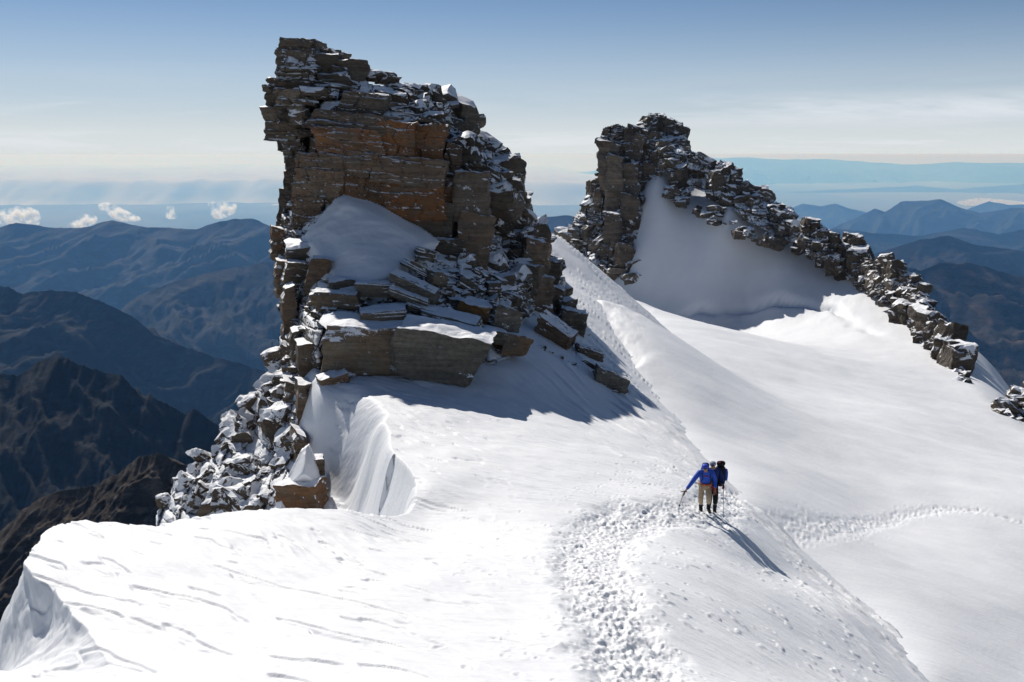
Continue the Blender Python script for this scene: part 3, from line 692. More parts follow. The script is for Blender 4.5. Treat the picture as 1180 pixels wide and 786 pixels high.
# =================================================================== SECOND PEAK AND ITS RIDGE
D2 = TPS(*(lambda a: (a[:, :2] / 100.0, np.log(a[:, 2])))(np.array([
 (660,255,216),(690,220,214),(700,160,216),(720,150,216),(715,250,207),(700,300,203),(730,310,198),(730,250,206),(750,200,213),(745,170,216),(760,145,219),(785,160,219),(800,190,216),(780,210,213),
 (830,200,211),(830,235,205),(870,225,208),(870,260,199),(915,262,199),(920,283,193),(945,265,193),(945,295,189),(985,283,183),(985,330,176),(1030,310,166),(1030,350,160),(1060,330,160),(1060,380,149),(1080,380,144),(1080,420,130),(1110,420,126),(1108,445,116),(690,330,200)], float)), lam=1e-4)
def d2f(x, y): return np.exp(D2(np.asarray(x) / 100.0, np.asarray(y) / 100.0)) - 8.5 * sst(745, 775, np.asarray(x, float)) * sst(1000, 940, np.asarray(x, float)) * sst(150, 180, np.asarray(y, float))
origin2 = P(740, 320, 196)
peak2 = empty('rock_peak', origin2, 'second rocky summit behind the col, above a shaded snow face', 'rock peak')
def c2(X, Y): return np.stack([0.15 + 0 * X, 0.48 + 0 * X, 0.9 + 0 * X], -1)
P2C = [(656,266),(664,246),(682,226),(692,192),(689,165),(695,147),(712,142),(726,148),(738,158),(760,176),(768,196),(752,214),(742,240),(736,262),(730,290),(738,316),(726,330),(700,336),(672,310),(658,290)]
cl = Pile(); relief(P2C, d2f, 0.9, 14, c2, 1.8, 0.12, cl, 0.0, [(4.5, 6.5, .9), (2.0, 1.8, .5), (.9, .7, .22)])
scatter(cl, P2C, d2f, 110, (0.6, 2.6), (0.4, 1.6), (.12, .45, .75), .0, .15, 41, nn=5, edge=.3, keep=lambda x, y: x < 735 and y < 320)
scatter(cl, [(652,265),(690,225),(698,300),(735,300),(740,320),(722,332),(690,330),(655,290)], d2f, 110, (0.8, 3.4), (0.3, 0.9), (.05, .62, .85), .35, .3, 42, nn=5, yaw=.9)
for i, (x0, y0, x1, y1, Y) in enumerate([(692,165,716,225,212),(700,180,720,250,209.5),(712,190,738,235,210),(698,245,718,300,204.5),(716,225,736,275,206)]):
    c = P((x0 + x1) / 2, (y0 + y1) / 2, Y); w = (x1 - x0) / F * Y; h = (y1 - y0) / F * Y; c[1] += 2
    V_, Q_ = block(c, (w, 6, h), (0, 0, random.uniform(-.3, .3)), 18, 600 + i, 5, (.8, 1.05), .06, .2); cl.add(V_, Q_, (.1, .36, 1.1 - .06 * i))
scatter(cl, P2C, d2f, 26, (2.6, 5.5), (.9, 1.9), (.15, .36, .85), .08, .08, 91, nn=10, yaw=.5, long=(.5, .9), keep=lambda x, y: y > 160)
cl.build('summit_cliff', M_PEAK2, peak2, origin2)
P2R = [(740,156),(745,145),(757,140),(775,146),(785,156),(783,168),(798,182),(828,202),(838,194),(846,208),(870,224),(894,240),(914,262),(928,284),(900,274),(862,256),(832,230),(800,217),(776,203),(760,188)]
rd = Pile(); relief(P2R, d2f, 1.0, 10, (0, 1.15, 1.0), 1.4, .15, rd, 0, [(5, 3.5, 1.2), (2.2, 1.5, .6), (.9, .6, .25)])
scatter(rd, [(742,160),(748,143),(757,138),(772,145),(786,154),(784,168),(796,184),(770,190),(752,176)], d2f, 130, (0.8, 3.2), (0.25, 0.7), (.05, .5, .85), .4, .15, 43, nn=5, edge=.35)
clus = lambda x, y: y < 190 + (x - 780) * .62
P2S = [q for q in P2R]
scatter(rd, P2R, d2f, 140, (0.6, 3.8), (0.45, 1.3), (.05, .5, .75), .0, .35, 44, nn=6, yaw=.9, edge=.45, keep=clus)
scatter(rd, [(770,195),(800,225),(832,240),(862,262),(925,286),(905,290),(850,275),(800,245),(765,225)], d2f, 60, (0.6, 2.6), (0.3, 0.9), (.05, .5, .75), .35, .3, 45, nn=4, yaw=.9)
scatter(rd, P2R, d2f, 30, (2.4, 5.5), (.5, 1.2), (.12, .45, .6), .05, .2, 90, nn=9, yaw=.7, long=(.6, 1.2), keep=clus)
rd.build('summit_ridge', M_PEAK2, peak2, origin2)
# summit marker: a small statue-like cairn figure
mk = Pile(); c = P(757, 138, 218)
for z, w, h in ((0.2, .55, .5), (.75, .3, .7), (1.25, .2, .35)):
    V_, Q_ = block(c + np.array([0, 0, z]), (w, w, h), (0, 0, .3), 5, int(z * 100), 5); mk.add(V_, Q_, (0, .1, .5))
tag(mk.build('summit_marker', M_PEAK2, None, c), 'tiny upright marker on the top of the second peak', 'summit marker')

OCR = [
 ([(930,262),(938,260),(944,266),(945,290),(946,302),(936,296),(928,282)], 90, 'slim upright rock tooth, first on the ridge below the second peak'),
 ([(946,278),(952,276),(960,282),(964,300),(960,308),(948,302)], 60, 'low dark rock tooth between the slim one and the broad snow-flecked tower'),
 ([(962,282),(972,277),(984,284),(994,284),(999,300),(1000,322),(994,336),(982,322),(966,306)], 170, 'broad snow-flecked rock tower on the falling ridge'),
 ([(1003,318),(1010,306),(1020,300),(1032,306),(1040,310),(1044,324),(1056,322),(1064,330),(1068,352),(1070,378),(1060,380),(1046,366),(1030,340),(1020,346),(1008,332)], 290, 'largest stepped rock tower on the ridge, snow-dusted on its left half'),
 ([(1056,366),(1072,374),(1086,392),(1098,396),(1110,412),(1112,446),(1100,438),(1086,422),(1070,404),(1058,384)], 200, 'lowest stretch of dark rocks where the ridge dives behind the snow'),
]
for i, (pl, n, lb) in enumerate(OCR):
    p_ = Pile(); relief(pl, lambda x, y: d2f(x, y) + 0.5, 0.8, 7, (0, .55, .7), 1.2, .2, p_, 0, [(2.6, 3.5, .9), (1.2, 1.3, .4), (.5, .5, .15)])
    scatter(p_, pl, d2f, n // 3, (0.5, 2.2), (0.5, 1.3), (.08, .55, .65), .3, .25, 50 + i, nn=5, yaw=.8, edge=.35)
    scatter(p_, pl, d2f, 9 + n // 25, (2.0, 4.2), (.9, 1.7), (.12, .45, .6), .05, .12, 80 + i, nn=9, yaw=.6, long=(.5, .9))
    o0 = P(pl[-1][0], pl[-1][1], float(d2f(*pl[-1]))); tag(p_.build('rock_tooth', M_PEAK2, None, o0), lb, 'rock tower')
pl = [(1153,476),(1160,466),(1172,460),(1180,450),(1200,440),(1240,450),(1250,560),(1200,520),(1178,498),(1162,490)]
p_ = Pile(); dd = lambda x, y: 100 + 0 * x - (y - 470) * .15
relief(pl, dd, 1, 8, (0.1, .42, 1.1), .8, .3, p_, 0, [(1.8, 1.2, .5), (.7, .5, .2)]); scatter(p_, pl, dd, 240, (.5, 1.8), (.4, 1), (.15, .42, 1.1), .3, .25, 61, nn=5, edge=.3)
tag(p_.build('rock_outcrop', M_ROCK, None, P(1180, 500, 96)), 'isolated brown rock outcrop at the right edge beyond the snow', 'rock outcrop')

# =================================================================== MOUNTAINS
def ridge(name, pts, D, mat, slope=0.6, front=0.6, amp=0.06, seed=0, lam=None, nt=130, jag=1.0, ext=400, back=.25, curve=0.0, kind='structure'):
    pts = sorted(pts); xs = np.array([p[0] for p in pts], float); ys = np.array([p[1] for p in pts], float)
    px = np.linspace(xs[0] - ext, xs[-1] + ext, 520)
    py = np.interp(px, xs, ys); ed = np.maximum(xs[0] - px, 0) + np.maximum(px - xs[-1], 0); py = py + ed * 0.10
    m = D / F
    py = py + jag * (1.8 * fbm(px * 0.035, seed, 0, 6, 2.2, .66) )
    R0 = P(px, py, D * (1 + 0.05 * fbm(px * 0.004, seed + .5, 1, 2)))
    tf = np.linspace(0, 1, nt) ** 1.4; tb = np.linspace(1, 0, 24)[:-1] ** 1.3
    T = np.r_[-tb * back, tf * front] * D
    lam = lam or D * 0.06; slope = slope * 0.62; front = front * 1.3
    X = R0[None, :, 0] * np.ones((len(T), 1)); Yv = R0[None, :, 1] - T[:, None]; a = np.abs(T)[:, None]
    wx = X + 0.5 * lam * pn(X / lam / 2, Yv / lam / 2, seed)
    sg = 1 if seed % 2 else -1
    rg = ridged((wx + sg * .7 * Yv) / lam, (Yv - sg * .5 * wx) / lam * 0.45, seed * 3.3, 6, 2.1, .5)
    env = np.minimum(a / (D * 0.05), 1.0) ** 0.8
    Z = R0[None, :, 2] - slope * a + 0.26 * lam * env * (rg - 1.75) - curve * a * a / D
    V = np.stack([X, Yv, Z], -1); f = grid_faces(*X.shape)[:, ::-1]
    return tag(np_mesh(name, V.reshape(-1, 3), f, mat), kind=kind)

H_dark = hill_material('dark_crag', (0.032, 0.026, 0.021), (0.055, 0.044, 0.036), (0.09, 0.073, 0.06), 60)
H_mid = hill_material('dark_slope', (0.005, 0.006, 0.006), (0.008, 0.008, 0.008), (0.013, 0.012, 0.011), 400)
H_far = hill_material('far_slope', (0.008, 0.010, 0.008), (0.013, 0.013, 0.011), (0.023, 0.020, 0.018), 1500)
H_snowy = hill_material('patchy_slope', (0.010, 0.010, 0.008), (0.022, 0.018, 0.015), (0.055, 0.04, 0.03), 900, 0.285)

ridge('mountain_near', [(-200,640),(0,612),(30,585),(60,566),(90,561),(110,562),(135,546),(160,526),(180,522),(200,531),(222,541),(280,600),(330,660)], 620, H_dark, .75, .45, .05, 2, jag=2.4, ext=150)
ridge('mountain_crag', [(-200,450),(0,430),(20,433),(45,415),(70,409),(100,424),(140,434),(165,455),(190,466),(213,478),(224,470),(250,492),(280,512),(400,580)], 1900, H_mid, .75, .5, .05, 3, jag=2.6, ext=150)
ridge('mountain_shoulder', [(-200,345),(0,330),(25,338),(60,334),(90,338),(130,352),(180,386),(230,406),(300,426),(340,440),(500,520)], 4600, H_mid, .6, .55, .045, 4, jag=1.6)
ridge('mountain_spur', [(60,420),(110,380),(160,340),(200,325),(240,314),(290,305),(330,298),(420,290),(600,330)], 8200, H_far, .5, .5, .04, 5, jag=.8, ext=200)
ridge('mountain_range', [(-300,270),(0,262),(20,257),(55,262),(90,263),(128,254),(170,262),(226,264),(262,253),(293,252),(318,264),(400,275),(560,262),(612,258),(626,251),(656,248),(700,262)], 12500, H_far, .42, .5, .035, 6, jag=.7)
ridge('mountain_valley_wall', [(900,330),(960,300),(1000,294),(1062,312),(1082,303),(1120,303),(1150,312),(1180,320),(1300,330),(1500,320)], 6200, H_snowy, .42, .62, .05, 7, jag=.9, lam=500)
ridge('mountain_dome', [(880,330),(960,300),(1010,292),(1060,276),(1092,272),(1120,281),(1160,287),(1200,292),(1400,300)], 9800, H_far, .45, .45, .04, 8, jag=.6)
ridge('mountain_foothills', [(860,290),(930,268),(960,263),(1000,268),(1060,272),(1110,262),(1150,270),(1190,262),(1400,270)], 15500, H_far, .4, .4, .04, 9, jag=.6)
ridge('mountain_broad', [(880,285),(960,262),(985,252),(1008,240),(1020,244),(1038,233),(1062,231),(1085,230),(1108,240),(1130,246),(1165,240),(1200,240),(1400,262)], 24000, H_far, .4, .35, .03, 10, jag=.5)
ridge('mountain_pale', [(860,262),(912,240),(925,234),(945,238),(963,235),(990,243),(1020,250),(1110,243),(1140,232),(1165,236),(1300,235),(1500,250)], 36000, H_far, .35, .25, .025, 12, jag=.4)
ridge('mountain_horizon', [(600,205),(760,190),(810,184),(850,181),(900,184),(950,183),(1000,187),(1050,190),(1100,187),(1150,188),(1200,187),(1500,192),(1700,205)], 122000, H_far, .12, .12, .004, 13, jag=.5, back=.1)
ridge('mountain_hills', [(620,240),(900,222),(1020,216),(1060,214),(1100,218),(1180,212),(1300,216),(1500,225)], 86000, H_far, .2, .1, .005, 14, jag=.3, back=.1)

m = NT('lowland'); pos = m.n('ShaderNodeNewGeometry').outputs['Position']
n1 = m.noise(m.mapping(pos, (1, .35, 1)), 1 / 9000., 8, .65)
m.bsdf(m.mix(m.maprange(n1, .35, .65), (0.09, 0.10, 0.075), (0.22, 0.21, 0.17)), 1.0, 0.0)
gx = np.linspace(-160000, 160000, 60); gy = np.linspace(-20000, 165000, 60); GX, GY = np.meshgrid(gx, gy)
GZ = -3100 + 40 * fbm(GX / 30000, GY / 30000, 1, 3)
tag(np_mesh('ground', np.stack([GX, GY, GZ], -1).reshape(-1, 3), grid_faces(60, 60), m.m), kind='structure')

# =================================================================== HIKERS
def skin(name, pts, edges, mat, parent=None, sub=1, root=0, label=None):
    """pts: list of (x,y,z,radius or (rx,ry)); one continuous surface grown round the joints"""
    me = bpy.data.meshes.new(name); me.from_pydata([p[:3] for p in pts], edges, []); ob = bpy.data.objects.new(name + '_tmp', me); COL.objects.link(ob)
    md = ob.modifiers.new('s', 'SKIN'); md.use_smooth_shade = True
    for i, sv in enumerate(me.skin_vertices[0].data):
        r_ = pts[i][3]; sv.radius = (r_, r_) if not isinstance(r_, tuple) else r_; sv.use_root = (i == root)
    ss = ob.modifiers.new('b', 'SUBSURF'); ss.levels = sub; ss.render_levels = sub
    dg = bpy.context.evaluated_depsgraph_get(); ev = ob.evaluated_get(dg); m2 = bpy.data.meshes.new_from_object(ev)
    bpy.data.objects.remove(ob); bpy.data.meshes.remove(me)
    m2.name = name; m2.materials.clear(); m2.materials.append(mat)
    for p in m2.polygons: p.use_smooth = True
    o = bpy.data.objects.new(name, m2); COL.objects.link(o)
    if parent: o.parent = parent
    return o
def chain(n, s=0): return [(i, i + 1) for i in range(s, s + n - 1)]

C_BLUE = plain_mat('blue_shell', (0.015, 0.07, 0.42), 0.6, .3); C_BLUE2 = plain_mat('blue_hood', (0.03, 0.07, 0.50), .6, .3)
C_BEIGE = plain_mat('beige_cloth', (0.42, 0.33, 0.22), .9, .1); C_BLACK = plain_mat('black_cloth', (0.012, 0.012, 0.016), .8, .2)
C_SKIN = plain_mat('skin', (0.33, 0.18, 0.12), .6, .3, .1); C_ORANGE = plain_mat('orange_nylon', (0.45, 0.09, 0.04), .7, .2)
C_RED = plain_mat('red_nylon', (0.30, 0.02, 0.03), .7, .2); C_GREY = plain_mat('grey_cap', (0.25, 0.27, 0.36), .7, .3)
C_METAL = plain_mat('pole_metal', (0.35, 0.35, 0.36), .35, .5, .1); C_NAVY = plain_mat('navy_cloth', (0.01, 0.025, 0.12), .7, .2)
C_GLOVE = plain_mat('leather_glove', (0.22, 0.13, 0.07), .8, .2); C_GLASS = plain_mat('dark_lens', (0.01, 0.01, 0.01), .1, .6, .0)

def person(loc, J, label, mats, yaw=0.0, group='hikers climbing the snow trail'):
    root = empty('person', loc, label, 'person', group); root.rotation_euler = (0, 0, yaw)
    jk, tr, bt, gl_, hd = mats
    pv_, ch_, nk, hc = J['pelvis'], J['chest'], J['neck'], J['head']
    def mid(a, b, t=.5): return tuple(a[i] * (1 - t) + b[i] * t for i in range(3))
    # body: one continuous figure
    pts = [(*pv_, (.13, .10)), (*mid(pv_, ch_), (.12, .10)), (*ch_, (.14, .10)), (*nk, .055), (*mid(nk, hc, .6), .065), (*hc, (.078, .09)), (hc[0], hc[1] + .01, hc[2] + .09, (.06, .07))]
    ed = chain(7)
    for s in ('l', 'r'):
        b = len(pts); pts += [(*J['sh' + s], .055), (*J['el' + s], .042), (*J['wr' + s], .028), (*J['ha' + s], (.035, .02))]; ed += [(2, b)] + chain(4, b)
        b = len(pts); pts += [(*J['hi' + s], .085), (*J['kn' + s], .056), (*J['an' + s], .04), (J['an' + s][0], J['an' + s][1] - .13, J['an' + s][2] - .05, .035)]; ed += [(0, b)] + chain(4, b)
    skin('body', pts, ed, C_SKIN, root)
    # fingers close round the shaft
    for s in ('l', 'r'):
        h = J['ha' + s]; wv = Vector(h) - Vector(J['wr' + s]); wv.normalize(); sd_ = Vector((1, 0, 0)) if s == 'l' else Vector((-1, 0, 0)); up = wv.cross(sd_).normalized()
        P_ = []; E_ = []
        hv = Vector(h)
        P_.append((*(hv - wv * .05), (.045, .032))); P_.append((*(hv + wv * .02), (.048, .028))); E_.append((0, 1))
        for k in range(4):
            q = hv + wv * .035 + up * (.03 - .02 * k); ln = (.030, .034, .032, .026)[k]; b = len(P_)
            P_ += [(*q, .0115), (*(q + wv * ln), .0105), (*(q + wv * ln * .9 + sd_ * ln), .0095), (*(q - wv * .002 + sd_ * ln * 1.3), .008)]; E_ += [(1, b)] + chain(4, b)
        b = len(P_); q = hv + up * .035; P_ += [(*q, .014), (*(q + wv * .025 + sd_ * .025), .012), (*(q + wv * .04 + sd_ * .045), .010)]; E_ += [(0, b)] + chain(3, b)
        skin('glove', P_, E_, gl_, root)
    # clothes
    pts = [(pv_[0], pv_[1], pv_[2] - .02, (.165, .13)), (*mid(pv_, ch_), (.16, .135)), (*ch_, (.185, .145)), (*nk, .085)]; ed = chain(4)
    for s in ('l', 'r'):
        b = len(pts); pts += [(*J['sh' + s], .085), (*J['el' + s], .066), (*mid(J['el' + s], J['wr' + s], .85), .048)]; ed += [(2, b)] + chain(3, b)
    skin('jacket', pts, ed, jk, root)
    pts = [(*pv_, (.155, .125))]; ed = []
    for s in ('l', 'r'):
        b = len(pts); pts += [(*J['hi' + s], .112), (*mid(J['hi' + s], J['kn' + s]), .098), (*J['kn' + s], .084), (*mid(J['kn' + s], J['an' + s], .45), .076)]; ed += [(0, b)] + chain(4, b)
    skin('trousers', pts, ed, tr, root)
    for s in ('l', 'r'):
        a_ = J['an' + s]; k_ = mid(J['kn' + s], a_, .42)
        skin('boot', [(*k_, .072), (*mid(k_, a_, .6), .062), (*a_, .056), (a_[0], a_[1] - .03, a_[2] - .045, .052), (a_[0], a_[1] - .15, a_[2] - .05, (.048, .036)), (a_[0], a_[1] - .21, a_[2] - .055, (.038, .028)), (a_[0], a_[1] + .06, a_[2] - .045, .045)], [(0, 1), (1, 2), (2, 3), (3, 4), (4, 5), (3, 6)], bt, root)
    # hood or cap, face, glasses
    f = Vector(J['face']).normalized(); hv = Vector(hc)
    skin('hood', [(*(hv - f * .03 - Vector((0, 0, .06))), .09), (*(hv - f * .035 + Vector((0, 0, .03))), (.115, .115)), (*(hv - f * .015 + Vector((0, 0, .10))), (.088, .09))], chain(3), hd, root)
    sx_ = Vector((1, 0, 0))
    for nm, off, rad, mt in (('nose', f * .098 - Vector((0, 0, .005)), .014, C_SKIN), ('chin', f * .075 - Vector((0, 0, .07)), .03, C_SKIN), ('mouth', f * .09 - Vector((0, 0, .04)), .012, C_RED)):
        c_ = hv + off; skin(nm, [(*(c_ - sx_ * rad * .5), rad * .8), (*(c_ + sx_ * rad * .5), rad * .8)], [(0, 1)], mt, root)
    c_ = hv + f * .09 + Vector((0, 0, .025)); skin('sunglasses', [(*(c_ - sx_ * .055), .016), (*(c_ - sx_ * .028), .022), (*c_, .009), (*(c_ + sx_ * .028), .022), (*(c_ + sx_ * .055), .016)], chain(5), C_GLASS, root)
    return root

def ground_at(px, py, Y):
    p = P(px, py, Y); p[2] = near_z(p[0], p[1]); return p
def hit_near(px, py):
    for Y in np.linspace(10, 60, 800):
        q = P(px, py, Y)
        if near_z(q[0], q[1]) > q[2]: return np.array([q[0], q[1], near_z(q[0], q[1])])
    return P(px, py, 27)
A = hit_near(812, 591) + np.array([0, 0, -.03])
JA = dict(pelvis=(-.02, .02, .87), chest=(-.04, -.13, 1.17), neck=(-.06, -.23, 1.35), head=(-.10, -.31, 1.47), face=(-.15, -1, -.35),
 shl=(-.23, -.16, 1.29), ell=(-.44, -.26, 1.04), wrl=(-.645, -.36, .80), hal=(-.70, -.39, .73), shr=(.15, -.16, 1.30), elr=(.25, -.12, 1.04), wrr=(.22, -.28, .81), har=(.20, -.33, .74),
 hil=(-.11, .02, .84), knl=(-.15, -.10, .48), anl=(-.12, -.04, .08), hir=(.08, .02, .84), knr=(.05, -.26, .52), anr=(.10, -.08, .16))
pa = person(A, JA, 'front hiker in blue hooded jacket and beige trousers, leaning forward with one arm stretched out', (C_BLUE, C_BEIGE, C_BLACK, C_GLOVE, C_BLUE2))
skin('harness', [(-.19, -.02, .93, .026), (-.10, -.16, .92, .03), (.0, -.185, .91, .03), (.12, -.13, .93, .026), (.16, 0, .95, .022)], chain(5), C_ORANGE, pa)
skin('chest_strap', [(-.17, -.22, 1.25, .012), (-.04, -.30, 1.2, .012), (.10, -.22, 1.26, .012)], chain(3), C_RED, pa)
for sx0 in (-.15, .08): skin('pack_strap', [(sx0, -.12, 1.39, .022), (sx0 - .01, -.27, 1.28, .022), (sx0, -.26, 1.12, .02), (sx0 + (.03 if sx0 > 0 else -.03), -.12, .98, .016)], chain(4), C_NAVY, pa)
skin('glove_cuff', [(.23, -.25, .84, .045), (.21, -.31, .77, .05)], [(0, 1)], C_ORANGE, pa)

def held(name, a, b, label, cat, loc, parts):
    root = empty(name, loc, label, cat)
    for nm, pts, mt in parts: skin(nm, pts, chain(len(pts)), mt, root)
    return root
ax = held('ice_axe', None, None, 'ice axe in the outstretched hand of the front hiker', 'ice axe', A,
 [('shaft', [(-.69, -.40, .80, .014), (-.76, -.45, .60, .013), (-.82, -.48, .43, .011)], C_METAL), ('axe_head', [(-.60, -.40, .78, .010), (-.69, -.41, .815, .016), (-.80, -.42, .79, .012)], C_BLACK), ('spike', [(-.82, -.48, .44, .022), (-.84, -.49, .36, .012)], C_BLACK)])
def pack(loc, c, h, w_, d_, label, m1, m2, m3, parent_rot=0):
    root = empty('backpack', loc, label, 'backpack'); cx, cyy, cz = c
    skin('pack_body', [(cx, cyy, cz - h * .5, (w_ * .8, d_ * .8)), (cx, cyy + .02, cz - h * .2, (w_, d_)), (cx, cyy + .02, cz + h * .15, (w_, d_)), (cx, cyy, cz + h * .4, (w_ * .85, d_ * .9))], chain(4), m1, root)
    skin('pack_lid', [(cx - w_ * .8, cyy - .02, cz + h * .44, .085), (cx, cyy - .02, cz + h * .46, .10), (cx + w_ * .8, cyy - .02, cz + h * .44, .085)], chain(3), m1, root); skin('lid_strap', [(cx - w_ * .5, cyy - .11, cz + h * .50, .014), (cx, cyy - .08, cz + h * .50 + .05, .014)], chain(2), m2, root)
    skin('side_pocket', [(cx + w_ * .95, cyy, cz - h * .25, .05), (cx + w_ * .98, cyy, cz + .05, .06), (cx + w_ * .9, cyy, cz + h * .25, .04)], chain(3), m3, root)
    skin('compression_strap', [(cx - w_, cyy + d_ * .9, cz - .06, .012), (cx, cyy + d_ * 1.1, cz - .06, .012), (cx + w_, cyy + d_ * .9, cz - .06, .012)], chain(3), m2, root)
    return root
pack(A, (.0, .14, 1.22), .42, .15, .13, 'dark pack on the back of the front hiker, hidden behind the blue jacket', C_NAVY, C_RED, C_BLACK)
B = A + np.array([.36, .55, 0]); B[2] = near_z(B[0], B[1]) - .03
JB = dict(pelvis=(-.06, .02, .90), chest=(-.04, -.07, 1.22), neck=(-.06, -.13, 1.43), head=(-.10, -.18, 1.56), face=(-.3, -1, -.2),
 shl=(-.22, -.08, 1.36), ell=(-.26, -.2, 1.10), wrl=(-.18, -.38, 1.0), hal=(-.14, -.43, .98), shr=(.14, -.08, 1.37), elr=(.20, -.12, 1.08), wrr=(.20, -.30, .97), har=(.20, -.36, .95),
 hil=(-.14, .02, .86), knl=(-.15, -.16, .48), anl=(-.16, -.02, .10), hir=(.04, .02, .86), knr=(.04, -.08, .47), anr=(.05, .03, .10))
pb = person(B, JB, 'rear hiker in dark clothes and grey cap, half hidden behind the front hiker', (C_NAVY, C_BLACK, C_BLACK, C_RED, C_GREY))
pack(B, (.20, .12, 1.17), .78, .18, .17, 'tall black and blue backpack rising beside the rear hiker', C_BLACK, C_RED, C_BLUE)
held('trekking_pole', None, None, 'thin trekking pole held upright by the rear hiker', 'trekking pole', B, [('shaft', [(.20, -.38, 1.02, .012), (.205, -.42, .5, .009), (.21, -.46, .02, .008)], C_METAL), ('grip', [(.20, -.38, 1.04, .02), (.20, -.385, .90, .018)], C_BLACK), ('basket', [(.21, -.455, .07, .03), (.21, -.456, .06, .03)], C_BLACK)])
rp = held('rope', None, None, 'red climbing rope joining the two hikers at the waist', 'rope', A, [('rope', [(.08, -.18, .90, .012), (.2, -.26, .72, .012), (.30, -.1, .60, .012), (.34, .25, .72, .012), (.33, .44, .88, .012)], C_RED)])

# =================================================================== LITTLE CLOUDS OVER THE VALLEY
m = NT('cloud'); tcn = m.n('ShaderNodeTexCoord').outputs['Object']
cn = m.noise(tcn, 1 / 110., 5, .65); pvn = m.n('ShaderNodeVolumePrincipled'); pvn.inputs['Color'].default_value = (1, 1, 1, 1); pvn.inputs['Anisotropy'].default_value = .55
m.l(m.maprange(cn, .5, .66, 0.0, 0.022), pvn.inputs['Density']); m.l(pvn.outputs[0], m.out.inputs['Volume']); M_CLOUD = m.m
def cloud(blobs, Y, label):
    p_ = Pile(); r_ = np.random.default_rng(int(blobs[0][0])); V0, Q0 = cube_grid(8)
    V0 = V0 / np.linalg.norm(V0, axis=1)[:, None]
    pts = []
    for (px, py, rx, ry) in blobs:
        c = P(px, py, Y); s = Y / F; D_ = np.array([rx * s, rx * s, ry * s]); W_ = V0 * D_
        W_ = W_ * (1 + .25 * fbm(V0[:, 0] * 1.7 + px, V0[:, 1] * 1.7, V0[:, 2] * 1.7, 3))[:, None]; pts.append(W_ + c)
    allv = np.concatenate(pts); me = bpy.data.meshes.new('c')
    # one closed skin round all puffs
    import bmesh
    bm = bmesh.new()
    for v in allv: bm.verts.new(v - allv.mean(0))
    res = bmesh.ops.convex_hull(bm, input=bm.verts); 
    bmesh.ops.delete(bm, geom=[e for e in res['geom_interior'] if isinstance(e, bmesh.types.BMVert)], context='VERTS')
    bm.to_mesh(me); bm.free(); me.materials.append(M_CLOUD); me.name = 'cloud'
    o = bpy.data.objects.new('cloud', me); COL.objects.link(o); o.location = [float(q) for q in allv.mean(0)]
    return tag(o, label, 'cloud', 'small clouds over the valley')
cloud([(8, 250, 10, 9), (22, 247, 11, 9), (38, 250, 8, 10), (-8, 252, 12, 7)], 14500, 'ragged white puff at the left edge over the blue range')
cloud([(122, 238, 8, 5), (134, 246, 10, 5), (148, 252, 13, 4)], 14500, 'small cloud trailing down to the right behind the highest crest of the left range')
cloud([(88, 260, 9, 5), (102, 253, 9, 6)], 14500, 'small low cloud sitting on the ridge left of the trailing cloud')
cloud([(196, 244, 6, 7), (198, 250, 6, 3)], 14500, 'faintest and smallest wisp between the two cloud groups')
cloud([(247, 238, 7, 6), (256, 245, 9, 6), (266, 240, 7, 7), (250, 250, 6, 3)], 14500, 'forked white cloud nearest the tall rock tower')
cloud([(1120, 234, 16, 3), (1145, 235, 20, 3.5), (1175, 236, 22, 3), (1130, 232, 8, 4)], 39000, 'long flat white cloud at the right edge above the far blue hills')

gx = np.linspace(-100000, 16000, 420); gy = np.r_[np.linspace(62000, 90000, 90), np.linspace(91000, 160000, 60)]; GX, GY = np.meshgrid(gx, gy)
hb = -ridged(GX / 2600, GY / 6000, 3, 4); fr_ = GY - (69000 + 5000 * fbm(GX / 16000, 2.2, 1, 4))
GZ = -1550 + 190 * np.clip(hb, -1, 2) + 130 * fbm(GX / 9000, GY / 22000, 5, 3) - 1500 * sst(0, -5000, fr_) - 1200 * sst(2000, 15000, GX)
m = NT('cloud_top'); m.bsdf((.55, .55, .55), 1.0, 0.0)
tag(np_mesh('cloud_bank', np.stack([GX, GY, GZ], -1).reshape(-1, 3), grid_faces(*GX.shape), m.m), 'pale bank of low cloud far out over the plain', 'cloud bank', kind='stuff')

# =================================================================== HAZE
def box(name, lo, hi, mat):
    x0, y0, z0 = lo; x1, y1, z1 = hi
    V = [(x0,y0,z0),(x1,y0,z0),(x1,y1,z0),(x0,y1,z0),(x0,y0,z1),(x1,y0,z1),(x1,y1,z1),(x0,y1,z1)]
    Q = [(0,3,2,1),(4,5,6,7),(0,1,5,4),(1,2,6,5),(2,3,7,6),(3,0,4,7)]
    return np_mesh(name, np.array(V, float), np.array(Q), mat, smooth=False)
hm = bpy.data.materials.new('air'); hm.use_nodes = True; hm.node_tree.nodes.clear()
ho = hm.node_tree.nodes.new('ShaderNodeOutputMaterial'); pv = hm.node_tree.nodes.new('ShaderNodeVolumePrincipled')
pv.inputs['Color'].default_value = (0.20, 0.48, 1.0, 1); pv.inputs['Absorption Color'].default_value = (1, 1, 1, 1)
pv.inputs['Density'].default_value = 2.8e-5; pv.inputs['Anisotropy'].default_value = 0.15
hm.node_tree.links.new(pv.outputs[0], ho.inputs['Volume'])
HAZE = box('haze', (-161000, -21000, -3250), (161000, 166000, 13), hm); tag(HAZE, 'pale blue air filling the valleys and fading the far mountains', 'haze', kind='stuff')

